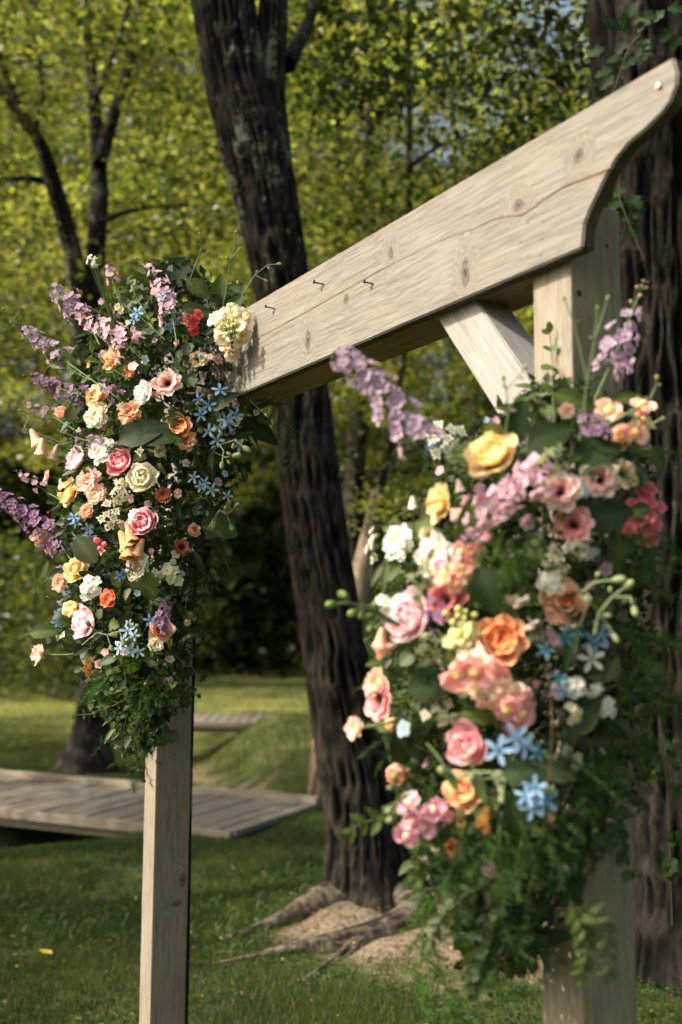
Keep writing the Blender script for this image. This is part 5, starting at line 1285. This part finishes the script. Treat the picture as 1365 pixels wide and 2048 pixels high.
sprig('L', [(340, 1340), (370, 1370), (395, 1390)], 'round', 2, 6, .017, 'short vine reaching right across the far post', d=2.9)
sprig('L', [(330, 1300), (380, 1330), (405, 1360), (412, 1355)], 'round', 2, 6, .014, 'thin dark vine tip right of the far post', d=2.92)
sprig('L', [(270, 1390), (230, 1410), (185, 1428), (150, 1430)], 'ovate', 1, 6, .022, 'leafy stem pointing left near the bottom of the far arrangement')
sprig('L', [(300, 1290), (325, 1330), (330, 1380), (320, 1420)], 'ovate', 1, 7, .026, 'hanging leafy stem in front of the post')
sprig('L', [(220, 1330), (235, 1370), (215, 1400)], 'round', 1, 6, .026, 'pale leafy stem under the yellow yarrow')
sprig('L', [(250, 1350), (262, 1400), (250, 1450)], 'round', 2, 6, .024, 'dark leafy stem hanging in the middle bottom')
sprig('L', [(300, 640), (275, 600), (262, 565)], 'round', 1, 6, .026, 'leafy stem rising left of the pale pink larkspur')
sprig('L', [(330, 680), (300, 650), (250, 610), (235, 580)], 'round', 2, 8, .024, 'dark leafy stem in the upper left')
sprig('L', [(410, 700), (420, 640), (415, 600)], 'round', 2, 6, .03, 'leafy stem left of the cream snapdragon')
sprig('L', [(180, 760), (150, 745), (115, 730)], 'round', 1, 5, .022, 'small leaves under the furthest left larkspur')
sprig('L', [(370, 980), (400, 1000), (440, 990)], 'narrow', 1, 6, .026, 'narrow leaves at the mid right')
sprig('L', [(300, 1010), (330, 1040), (340, 1090)], 'ovate', 2, 6, .026, 'dark leafy stem right of the round pink peony')
sprig('L', [(145, 895), (175, 880), (215, 870)], 'narrow', 3, 6, .022, 'grey green narrow leaves above the lilac pink peony')
sprig('L', [(380, 1170), (372, 1210), (380, 1260), (372, 1300)], 'ovate', 2, 7, .018, 'dark slim vine running down the far post')

def fern(side, px_pts, wpx, label, n=900, d=None, dd=0.0, seed=0, col=(.05, .105, .022)):
    """asparagus fern: a plume of side twigs with fine needles"""
    o_, fine = axis_pts(side, px_pts, d, dd); t_ = empty('fern_frond', o_, label, 'fern'); r = RS(seed + int(px_pts[0][0])); dep = o_.y
    ob('stem', stem_mesh(fine, .0014, .0006, (.08, .13, .04)), t_)
    m_ = len(fine) - 1; Fm = np.array([tuple(p) for p in fine]); ntw = 26; Wd = wpx * dep / F; P = []; Dd = []; mb = MB()
    for i in range(ntw):
        f_ = .06 + .92 * i / ntw; ix = min(m_ - 1, int(f_ * m_)); p = Fm[ix] + (Fm[ix + 1] - Fm[ix]) * (f_ * m_ - ix); ax_ = unit((Fm[ix + 1] - Fm[ix])[None])[0]
        sd = r.randn(3); sd -= ax_ * (sd @ ax_); sd /= np.linalg.norm(sd); L_ = Wd * (1 - .6 * f_) * r.uniform(.6, 1.1); dr_ = sd * .9 + ax_ * .5
        k = n // ntw; t = r.rand(k, 1); q = p + dr_ * L_ * t + np.array([0, 0, -.15]) * L_ * t ** 2; P.append(q); dd_ = unit(r.randn(k, 3)) + dr_ * .7; Dd.append(dd_)
        V, qq = tube([Vector(p), Vector(p + dr_ * L_ * .5 + np.array([0, 0, -.04]) * L_), Vector(p + dr_ * L_ + np.array([0, 0, -.15]) * L_)], .0006, .0003, 4); mb.add(V, qq, C=col)
    P = np.concatenate(P); Dd = np.concatenate(Dd)
    ob('twigs', mb.mesh('twigs', M['needle']), t_)['kind'] = 'stuff'
    me = mass_mesh('needles', T_BLADE, P, r.randn(len(P), 3), Dd, r.uniform(.007, .016, len(P)), np.array(col) * r.uniform(.6, 1.45, (len(P), 1)), M['needle'], width=np.full(len(P), .0013))
    ob('needles', me, t_)['kind'] = 'stuff'; return t_
fern('L', [(490, 720), (520, 730), (550, 725)], 45, 'fine fern tips lying on the left end of the beam', 900, d=2.86)
fern('L', [(500, 690), (530, 680), (555, 660)], 35, 'fern plume brushing the beam above the snapdragon', 700, d=2.9)
fern('L', [(520, 780), (570, 830), (585, 900), (580, 940)], 45, 'long fern plume hanging in front of the dark trunk', 1300, d=3.0)
fern('L', [(430, 1080), (455, 1130), (470, 1150)], 50, 'airy fern plume at the right, below the lobed leaf', 700, d=2.95)
fern('L', [(240, 1330), (200, 1370), (180, 1410)], 60, 'feathery fern under the yellow yarrow', 1300)
fern('L', [(300, 1350), (280, 1400), (260, 1440)], 60, 'bright feathery fern at the bottom middle', 1400)
fern('L', [(260, 760), (230, 740), (205, 720)], 50, 'dark fern tuft right of the topmost apricot bloom', 700)

spike('L', [(200, 690), (175, 640), (150, 600), (140, 560)], Lk, LILP, 6, 9, 'thin wispy pinkish larkspur between the two upper left spikes', Lk, fstart=.4, nbud=5)
spike('L', [(150, 860), (110, 835), (70, 815), (35, 805)], Lk, LIL, 6, 8, 'sparse lilac sprig low on the upper left side', Lk, fstart=.35, nbud=5)
spike('L', [(140, 1010), (95, 985), (55, 955), (30, 940)], Lk, LILP, 5, 8, 'sparse pinkish sprig above the long mauve spike', Lk, fstart=.4, nbud=5)
spike('L', [(250, 620), (230, 580), (222, 545), (215, 520)], Lk, LILP, 5, 8, 'wispy lilac sprig left of the upright pale pink larkspur', Lk, fstart=.45, nbud=5)
budspray('L', [[(150, 720), (100, 690), (60, 690), (35, 700)], [(100, 690), (80, 672)], [(60, 690), (48, 680)]], 'wiry bud sprig between the two upper left larkspurs', 4, d=2.9)
budspray('L', [[(380, 560), (395, 520), (405, 490), (400, 470)], [(395, 520), (415, 505)]], 'wiry bud sprig at the top centre of the far arrangement', 4, d=2.9)
# ================= RIGHT ARRANGEMENT =================
spike('R', [(860, 930), (820, 870), (785, 810), (745, 760), (700, 725), (672, 708)], Lk, LIL, 20, 21, 'long lilac larkspur arching up in front of the beam underside', Lk, fstart=.12, fend=.95, nbud=3, d=1.60)
spike('R', [(1190, 800), (1215, 745), (1240, 690), (1262, 630), (1280, 585), (1290, 562)], Lk, LIL, 9, 20, 'lilac larkspur standing at the right of the nearer post, pale buds on top', Lk, fstart=.2, fend=.62, nbud=9, bud=((120, 120, 80), (200, 160, 150), (0, 0, 0)), d=1.66)
spike('R', [(1080, 940), (1030, 985), (985, 1010), (945, 1060), (960, 1090)], Lk, LILP, 16, 19, 'pinkish lilac larkspur lying across below the yellow peony', Lk, nbud=2, d=1.555)
spike('R', [(1200, 880), (1180, 850), (1150, 825)], Lk, LILD, 6, 15, 'small dark violet florets in front of the nearer post', Lk, nbud=2)
spike('R', [(890, 1250), (870, 1220), (860, 1190)], Lk, LILD, 5, 14, 'violet florets right of the blush pink peony', Lk, nbud=0)
B('R', 'rose', 985, 908, 47, YEL, 'big golden yellow peony at the top of the near arrangement', 'peony', face=(-.1, -1, .6))
B('R', 'rose', 878, 1005, 38, YEL, 'apricot bloom seen from the side left of the golden peony', 'garden_rose', face=(-.9, -.6, .2))
B('R', 'peony', 955, 1038, 42, PIN, 'pink peony behind a broad green leaf', 'peony', face=(-.1, -1, 0), d=1.60)
cluster('R', 888, 876, 36, 'lace', LAC, 9, 18, 'white lace flower left of the golden peony', 'lace_flower')
cluster('R', 745, 1095, 30, 'lace', LAC, 7, 14, 'white lace flower seen edge on at the left', 'lace_flower', face=(-1, -.3, .2), elong=(.4, 1.3))
B('R', 'ranunculus', 870, 1112, 38, WHI, 'round white ranunculus left of the pink peony', 'ranunculus')
B('R', 'ruffle', 800, 1085, 38, WHI, 'ruffled white flower left of the white ranunculus', 'carnation', face=(-.4, -1, .1))
B('R', 'butterfly', 1120, 983, 43, BUT, 'pale pink open flower with crimson centre, left of the top pair', 'open_ranunculus', face=(.05, -1, .05), tilt=.1)
B('R', 'butterfly', 1200, 960, 42, BUT, 'pale pink open flower with dark centre, right of the top pair', 'open_ranunculus', face=(.1, -1, .1), tilt=.1)
B('R', 'butterfly', 1243, 950, 28, BUTC, 'cream flower with olive centre behind the right pale pink one', 'open_ranunculus', face=(.3, -1, .1))
B('R', 'butterfly', 1148, 1050, 36, BUTP, 'warm pink cupped flower under the pale pink pair', 'open_ranunculus', face=(0, -1, .15), tilt=.1)
cluster('R', 1250, 845, 40, 'snap', SNS, 5, 26, 'peach snapdragon florets spread beside the nearer post', 'snapdragon', layout=[(1218, 822), (1285, 815), (1282, 842), (1240, 872), (1268, 868)], d=1.62, nbud=0)
budspray('R', [[(1215, 850), (1260, 825), (1300, 800), (1312, 775), (1314, 760)], [(1260, 825), (1300, 850), (1320, 840)]], 'green snapdragon tip curving up beyond the nearer post', 8, d=1.63, r_st=.0022)
cluster('R', 1292, 1030, 45, 'phlox', PHC, 13, 19, 'coral pink phlox cluster right of the nearer post', 'phlox', elong=(.75, 1.3), d=1.68)
B('R', 'rose', 1130, 1205, 47, PEACH2, 'peach ranunculus with outer petals folded back, right of centre', 'ranunculus', face=(.05, -1, .05), tilt=.1)
B('R', 'ranunculus', 1003, 1280, 50, ORA, 'large orange ranunculus in the centre of the near arrangement', 'ranunculus', face=(0, -1, .15), tilt=.1)
B('R', 'peony', 823, 1235, 48, PINL, 'blush pink peony at the left middle', 'peony', face=(-.4, -1, .1))
B('R', 'butterfly', 893, 1200, 38, ((90, 20, 30), (226, 120, 130), (240, 165, 160)), 'rose pink flower with near black centre beside the blush peony', 'open_ranunculus', face=(-.1, -1, .2))
cluster('R', 915, 1150, 26, 'snap', SNS, 5, 24, 'salmon stock florets above the rose pink flower', 'stock')
cluster('R', 935, 1108, 26, 'snap', SNP, 4, 20, 'pink florets at the upper end of the salmon stock', 'stock', elong=(1.2, .8))
cluster('R', 922, 1240, 30, 'gbud', ((170, 180, 95), (212, 215, 140), (0, 0, 0)), 11, 15, 'lime green snapdragon buds left of the orange ranunculus', 'snapdragon_buds', cat='buds')
cluster('R', 930, 1275, 24, 'snap', SNG, 5, 24, 'pale lime snapdragon florets under the green buds', 'snapdragon')
spike('R', [(925, 1320), (955, 1345), (985, 1370), (1010, 1400), (1030, 1440)], 'snap', SNP, 13, 28, 'long blush stock spike running down from the orange ranunculus', 'stock', nbud=0, fend=1, taper=.3, d=1.56, spread=.5)
cluster('R', 1045, 1395, 14, 'snap', SNP, 3, 24, 'single blush stock floret cluster right of the spike', 'stock', d=1.54)
cluster('R', 1030, 1440, 16, 'snap', SNK, 4, 22, 'deep pink stock florets at the tail of the spike', 'stock', d=1.55)
cluster('R', 940, 1325, 22, 'snap', CRP, 4, 22, 'cream stock florets under the lime snapdragon', 'stock', d=1.56)
B('R', 'peony', 938, 1490, 42, PIN, 'pink peony low in the near arrangement, beside the blue stars', 'peony', face=(-.3, -1, .1))
tweedia('R', [(997, 1500), (1048, 1490), (1032, 1475)], 29, BLU, 'big sky blue star flowers right of the low pink peony', d=1.515)
tweedia('R', [(1070, 1575), (1065, 1615), (1090, 1600), (1052, 1592)], 26, BLU, 'sky blue star flowers hanging lowest in the near arrangement', d=1.52, nbud=3)
tweedia('R', [(1130, 1275), (1090, 1300), (1150, 1260)], 20, TEA, 'teal star flowers in the shade right of the orange ranunculus')
tweedia('R', [(1190, 1285), (1205, 1270)], 24, BLU, 'blue star flower half hidden behind the white one')
tweedia('R', [(1183, 1318)], 26, PHW, 'single white star flower with narrow petals')
tweedia('R', [(1125, 1380), (1118, 1355)], 18, TEA, 'teal star flowers deep behind the thin brown stem')
tweedia('R', [(1085, 1520), (1075, 1505)], 18, TEA, 'dark teal star flowers right of the big blue ones')
B('R', 'peony', 930, 1582, 38, APR, 'apricot bloom crossed by grey leaves near the bottom', 'garden_rose')
B('R', 'bud', 804, 1552, 28, PEACH2, 'peach bud at the lower left of the near arrangement', 'rose_bud', face=(-.3, -.9, .5))
B('R', 'bud', 788, 1450, 17, PEA, 'small round peach bud above the lower left one', 'rose_bud', face=(-.2, -1, .3))
t_ = B('R', 'ruffle', 712, 1457, 23, CRP, 'lone cream flower sticking out left on a bare stem', 'carnation', face=(-.6, -1, .1), d=1.62, stem=False)
o_ = t_.location.copy(); qi = t_.rotation_quaternion.inverted(); ob('stem', stem_mesh([qi @ (W(x, y, 1.63) - o_) for x, y in ((722, 1456), (745, 1452), (765, 1448), (800, 1440))], .0024, .0024, (.14, .19, .05)), t_)
B('R', 'butterfly', 762, 1400, 40, ((190, 30, 70), (240, 175, 180), (248, 215, 205)), 'blush flower with magenta throat in front of the dark trunk', 'open_ranunculus', face=(-.5, -1, 0), d=1.6)
B('R', 'ruffle', 755, 1365, 24, PEA, 'peach frilled flower directly above the magenta throated one', 'carnation', face=(-.6, -1, .3), d=1.61)
cluster('R', 848, 1640, 34, 'snap', SNPK, 7, 24, 'lilac pink snapdragon florets at the lower left', 'snapdragon', layout=[(815, 1668), (848, 1655), (850, 1635), (885, 1625), (868, 1620), (828, 1640), (820, 1610)], d=1.58)
budspray('R', [[(820, 1620), (800, 1600), (795, 1580), (792, 1560)], [(800, 1600), (785, 1615)], [(820, 1620), (790, 1635)]], 'yellow green snapdragon buds above the lilac pink florets', 12, d=1.58, r_st=.002)
B('R', 'ranunculus', 907, 1695, 17, ORA, 'small orange ranunculus lowest of all blooms', 'ranunculus')
cluster('R', 1110, 1125, 30, 'umbel', LACC, 8, 14, 'beige lace umbel hanging under the warm pink flower', 'lace_flower', elong=(.8, 1.2))
cluster('R', 1160, 1095, 26, 'umbel', LACC, 6, 14, 'second beige lace umbel right of the first', 'lace_flower')
cluster('R', 850, 1150, 34, 'umbel', LACG, 9, 14, 'soft green umbel under the white ranunculus', 'lace_flower')
cluster('R', 860, 1300, 34, 'umbel', LACG, 9, 13, 'soft green umbel below the blush peony', 'lace_flower')
cluster('R', 880, 1425, 34, 'lace', LACC, 7, 15, 'cream lace florets left of the stock spike tail', 'lace_flower')
cluster('R', 1108, 915, 28, 'umbel', LACG, 6, 14, 'pale green umbel above the pale pink pair', 'lace_flower')
cluster('R', 1148, 1372, 16, 'phlox', PHW, 6, 14, 'white phlox knot right of the thin brown stem', 'phlox')
cluster('R', 1192, 1382, 14, 'umbel', PHW, 5, 12, 'small white umbel between the white phlox knots', 'lace_flower')
cluster('R', 1208, 1415, 18, 'phlox', PHW, 6, 14, 'white phlox knot further right and lower', 'phlox')
cluster('R', 1148, 1424, 14, 'snap', SNW, 3, 14, 'cream florets below the left white phlox knot', 'stock')
cluster('R', 1100, 1165, 22, 'phlox', PHW, 6, 13, 'white florets peeping over the peach ranunculus', 'phlox')
cluster('R', 1036, 1205, 12, 'phlox', ((210, 200, 195), (230, 222, 215), (180, 170, 150)), 2, 22, 'dusty white spurred flower above the orange ranunculus', 'columbine', face=(0, -.4, -1))
cluster('R', 1060, 1250, 8, 'phlox', ((210, 200, 195), (230, 222, 215), (180, 170, 150)), 1, 22, 'second dusty white spurred flower, lower right of the first', 'columbine', face=(.1, -.4, -1))
cluster('R', 770, 1275, 20, 'bell', FOXP, 2, 26, 'two peach foxglove bells at the left edge of the near arrangement', 'foxglove', face=(.35, -.1, .9), layout=[(765, 1255), (792, 1290)], d=1.6)
cluster('R', 832, 1000, 12, 'bell', ((235, 232, 205), (246, 244, 228), (0, 0, 0)), 1, 15, 'little white bell flower on a thin stem', 'bellflower', face=(.2, -.2, 1), layout=[(826, 992)], d=1.6)
cluster('R', 915, 968, 12, 'bell', ((235, 215, 190), (246, 235, 222), (0, 0, 0)), 1, 17, 'blush bell flower between the two yellow blooms', 'bellflower', face=(-.2, -.2, 1), layout=[(916, 958)], d=1.58)
cluster('R', 770, 1205, 14, 'phlox', PHW, 3, 14, 'white florets at the foot of a drooping leaf pair', 'phlox', d=1.6)
budspray('R', [[(800, 1250), (760, 1225), (730, 1212), (700, 1206), (670, 1208)], [(730, 1212), (712, 1222)], [(700, 1206), (690, 1195)], [(800, 1250), (755, 1235), (745, 1250)]], 'fat green snapdragon buds pointing left over the dark trunk', 13, d=1.6, r_st=.0028, cols=((105, 135, 70), (150, 170, 95), (0, 0, 0)))
budspray('R', [[(1190, 1270), (1200, 1225), (1225, 1195), (1250, 1175)], [(1225, 1195), (1262, 1195), (1268, 1215)], [(1200, 1225), (1165, 1185), (1190, 1165), (1230, 1160)], [(1200, 1225), (1228, 1270)]], 'furry pale green forked buds at the right', 13, d=1.56, r_st=.003, cols=((150, 165, 115), (185, 192, 140), (0, 0, 0)))
budspray('R', [[(910, 1560), (950, 1545), (985, 1545), (1000, 1575)], [(985, 1545), (1010, 1560), (1005, 1590)], [(910, 1560), (890, 1545)]], 'furry pale buds crossing the apricot bloom', 11, d=1.5, r_st=.0028, cols=((150, 165, 115), (185, 192, 140), (0, 0, 0)))
budspray('R', [[(1010, 880), (1018, 820), (1012, 780), (1035, 755), (1048, 738)], [(1012, 780), (1008, 760)], [(1018, 820), (1030, 800)]], 'thin budded stem standing in front of the brace', 8, d=1.6)
budspray('R', [[(880, 1000), (820, 1020), (790, 1035), (775, 1055)], [(820, 1020), (800, 1005)]], 'curled tendril of buds at the upper left', 7, d=1.6)
budspray('R', [[(1160, 880), (1175, 760), (1190, 680), (1195, 620)], [(1175, 760), (1150, 650), (1130, 600)], [(1190, 680), (1215, 600)]], 'see through green bud stems in front of the nearer post', 6, d=1.55)
cluster('R', 970, 1640, 18, 'grain', YAR, 5, 11, 'mustard yellow cluster hanging under the apricot bloom, right', 'yarrow', elong=(.6, 1.3))
cluster('R', 922, 1632, 16, 'grain', ((185, 160, 85), (0, 0, 0), (0, 0, 0)), 5, 11, 'straw coloured cluster left of the mustard one', 'yarrow', elong=(.8, 1.2))
bigleaf('R', 940, 1042, 80, 95, 'ovate', 1, 'broad pointed leaf in front of the pink peony', d=1.57, wsc=1.15)
bigleaf('R', 978, 1182, -70, 100, 'ovate', 4, 'big matt green leaf left of the peach ranunculus', wsc=1.4)
bigleaf('R', 868, 1368, 15, 110, 'ovate', 2, 'long dark leaf left of the stock spike', wsc=1.3)
bigleaf('R', 905, 1335, -75, 75, 'ovate', 1, 'curved leaf between the lime snapdragon and the dark leaf')
bigleaf('R', 975, 1425, 5, 110, 'narrow', 1, 'narrow olive leaf above the low pink peony', wsc=1.4)
bigleaf('R', 1100, 870, 30, 100, 'ovate', 2, 'dark leaf at the foot of the upright sprig', wsc=1.5)
bigleaf('R', 1150, 800, -15, 90, 'ovate', 1, 'light green leaf lying across the nearer post', wsc=1.1)
bigleaf('R', 1035, 840, 70, 90, 'lobed', 2, 'dark toothed leaf in front of the brace foot', wsc=.8)
bigleaf('R', 1200, 900, 20, 100, 'ovate', 2, 'dark leaf under the peach snapdragon', wsc=1.3)
bigleaf('R', 1270, 795, 5, 90, 'narrow', 1, 'thin bright leaf above the peach snapdragon', wsc=1.2)
bigleaf('R', 1215, 1030, 20, 110, 'ovate', 2, 'dark leaf right of the warm pink flower', wsc=1.3)
bigleaf('R', 1225, 1338, 60, 55, 'ovate', 3, 'pale folded leaf right of the white star flower', wsc=1.2)
bigleaf('R', 1110, 1540, -15, 95, 'ovate', 3, 'pale leaf above the lowest blue stars', wsc=1.1)
bigleaf('R', 1050, 1545, 10, 90, 'ovate', 4, 'blue green leaf between the two blue groups', wsc=1.2)
bigleaf('R', 1036, 1650, -85, 130, 'narrow', 2, 'long strap leaf hanging below the lowest blue stars', wsc=1.5)
bigleaf('R', 960, 1575, -70, 80, 'hairy', 0, 'grey furry leaf drooping over the apricot bloom', d=1.5)
bigleaf('R', 905, 1560, -60, 60, 'hairy', 0, 'small grey furry leaf left of the drooping one', d=1.5)
bigleaf('R', 1155, 1230, -20, 90, 'narrow', 4, 'blue green leaf crossing under the peach ranunculus')
bigleaf('R', 1140, 1300, -110, 90, 'narrow', 4, 'long blue green leaf falling below the peach ranunculus')
bigleaf('R', 1170, 1430, 45, 95, 'ovate', 2, 'dark leaf behind the white phlox knots', wsc=1.2)
bigleaf('R', 1240, 1090, 90, 60, 'lobed', 1, 'yellow green leaf left of the coral phlox')
bigleaf('R', 768, 1155, -105, 60, 'narrow', 3, 'drooping folded leaf left of the blush peony', d=1.6)
bigleaf('R', 752, 1150, -125, 50, 'narrow', 3, 'second drooping folded leaf beside the first', d=1.61)
bigleaf('R', 805, 1490, 95, 80, 'ovate', 2, 'blue green leaf behind the small peach bud', wsc=1.4)
sprig('R', [(1110, 850), (1106, 790), (1104, 720), (1100, 665)], 'round', 1, 5, .026, 'upright sprig of paired round leaves in front of the post', start=.15)
sprig('R', [(820, 1610), (790, 1640), (745, 1640), (705, 1655)], 'ovate', 1, 5, .034, 'leafy stem reaching left over the dark trunk', d=1.6)
sprig('R', [(1010, 1790), (990, 1860), (965, 1930), (945, 1985)], 'round', 2, 13, .022, 'longest trailing stem of dark round leaves hanging at the bottom', d=1.6)
sprig('R', [(1020, 1790), (1030, 1850), (1045, 1900), (1060, 1930)], 'round', 2, 9, .022, 'shorter trailing stem right of the longest one', d=1.62)
sprig('R', [(970, 1740), (955, 1800), (940, 1850)], 'round', 2, 8, .020, 'dark trailing stem left of the longest one', d=1.62)
sprig('R', [(990, 1780), (1000, 1850), (985, 1940), (975, 2005)], 'round', 1, 10, .018, 'pale trailing stem behind the longest one', d=1.7)
sprig('R', [(1140, 1800), (1165, 1850), (1175, 1900), (1160, 1950)], 'ovate', 1, 8, .032, 'light green leafy stem hanging in front of the nearer post', d=1.55)
sprig('R', [(1165, 1810), (1205, 1850), (1220, 1900), (1215, 1950)], 'ovate', 3, 8, .028, 'pale grey green stem hanging on the right face of the post', d=1.56)
sprig('R', [(1235, 1600), (1230, 1660), (1245, 1700), (1250, 1740)], 'round', 2, 7, .024, 'dark leafy stem at the right edge of the post', d=1.6)
sprig('R', [(1000, 1760), (930, 1790), (885, 1830), (860, 1880)], 'ovate', 3, 7, .030, 'grey green stem reaching down and left', d=1.6)
sprig('R', [(900, 1640), (860, 1690), (835, 1740), (830, 1760)], 'round', 1, 7, .020, 'pale round leaves below the lilac pink snapdragon', d=1.6)
sprig('R', [(1100, 1650), (1070, 1700), (1060, 1760)], 'narrow', 1, 8, .03, 'narrow leaves under the long strap leaf')
sprig('R', [(1180, 1480), (1190, 1540), (1170, 1600)], 'narrow', 2, 8, .03, 'dark narrow leaves on the lower right')
sprig('R', [(870, 1440), (845, 1480), (835, 1530)], 'round', 2, 7, .022, 'dark little leaves above the peach bud')
sprig('R', [(950, 960), (930, 930), (905, 900)], 'narrow', 3, 5, .024, 'grey green leaves beside the white lace flower')
sprig('R', [(1090, 1080), (1060, 1110), (1050, 1150)], 'ovate', 1, 6, .026, 'small mid green leaves in the upper centre')
sprig('R', [(1100, 1560), (1105, 1450), (1100, 1350), (1085, 1270), (1080, 1235)], 'round', 0, 2, .012, 'thin bare brown stem crossing the middle of the near arrangement', name='bare_stem', cat='stem', d=1.5, r_st=.0012)
for i, (p, w_, lab) in enumerate([
    ([(1240, 1180), (1290, 1150), (1340, 1130), (1390, 1120)], 110, 'fern plume fanning out to the right edge below the coral phlox'),
    ([(1240, 1260), (1300, 1270), (1360, 1290)], 110, 'fern plume at the right edge, second from the top'),
    ([(1230, 1340), (1290, 1380), (1340, 1420)], 110, 'fern plume at the right edge, third from the top'),
    ([(1220, 1430), (1270, 1480), (1310, 1540)], 110, 'lowest of the fern plumes along the right edge'),
    ([(1120, 1500), (1150, 1580), (1160, 1650)], 110, 'dark fern plume over the lower post'),
    ([(1080, 1600), (1100, 1680), (1130, 1750)], 110, 'fern plume hanging below the pale leaf'),
    ([(1040, 1640), (1080, 1740), (1130, 1810)], 110, 'fern plume reaching the bare foot of the nearer post'),
    ([(1000, 1650), (1000, 1720), (1020, 1790)], 100, 'dark fern plume in the bottom middle'),
    ([(930, 1650), (910, 1720), (900, 1780)], 100, 'fern plume under the small orange ranunculus'),
    ([(880, 1680), (850, 1760), (845, 1830)], 90, 'fern plume at the lower left of the near arrangement'),
    ([(900, 1750), (850, 1840), (840, 1930), (850, 2010)], 90, 'airy fern trailing lowest over the bright ground'),
    ([(860, 1800), (870, 1900), (900, 2000), (905, 2060)], 80, 'second airy fern trailing beside the lowest'),
    ([(980, 1060), (1010, 1120), (1020, 1160)], 90, 'yellow green fern in the upper centre'),
    ([(1160, 1560), (1200, 1560), (1240, 1570)], 90, 'fern plume lying across the post'),
    ([(1230, 1060), (1290, 1120), (1330, 1090)], 90, 'fern plume under the cream flower at the right'),
]):
    fern('R', p, w_, lab, 1500, seed=i, col=(.06, .12, .02) if i < 4 or i in (9, 10, 11, 12) else (.04, .085, .02))
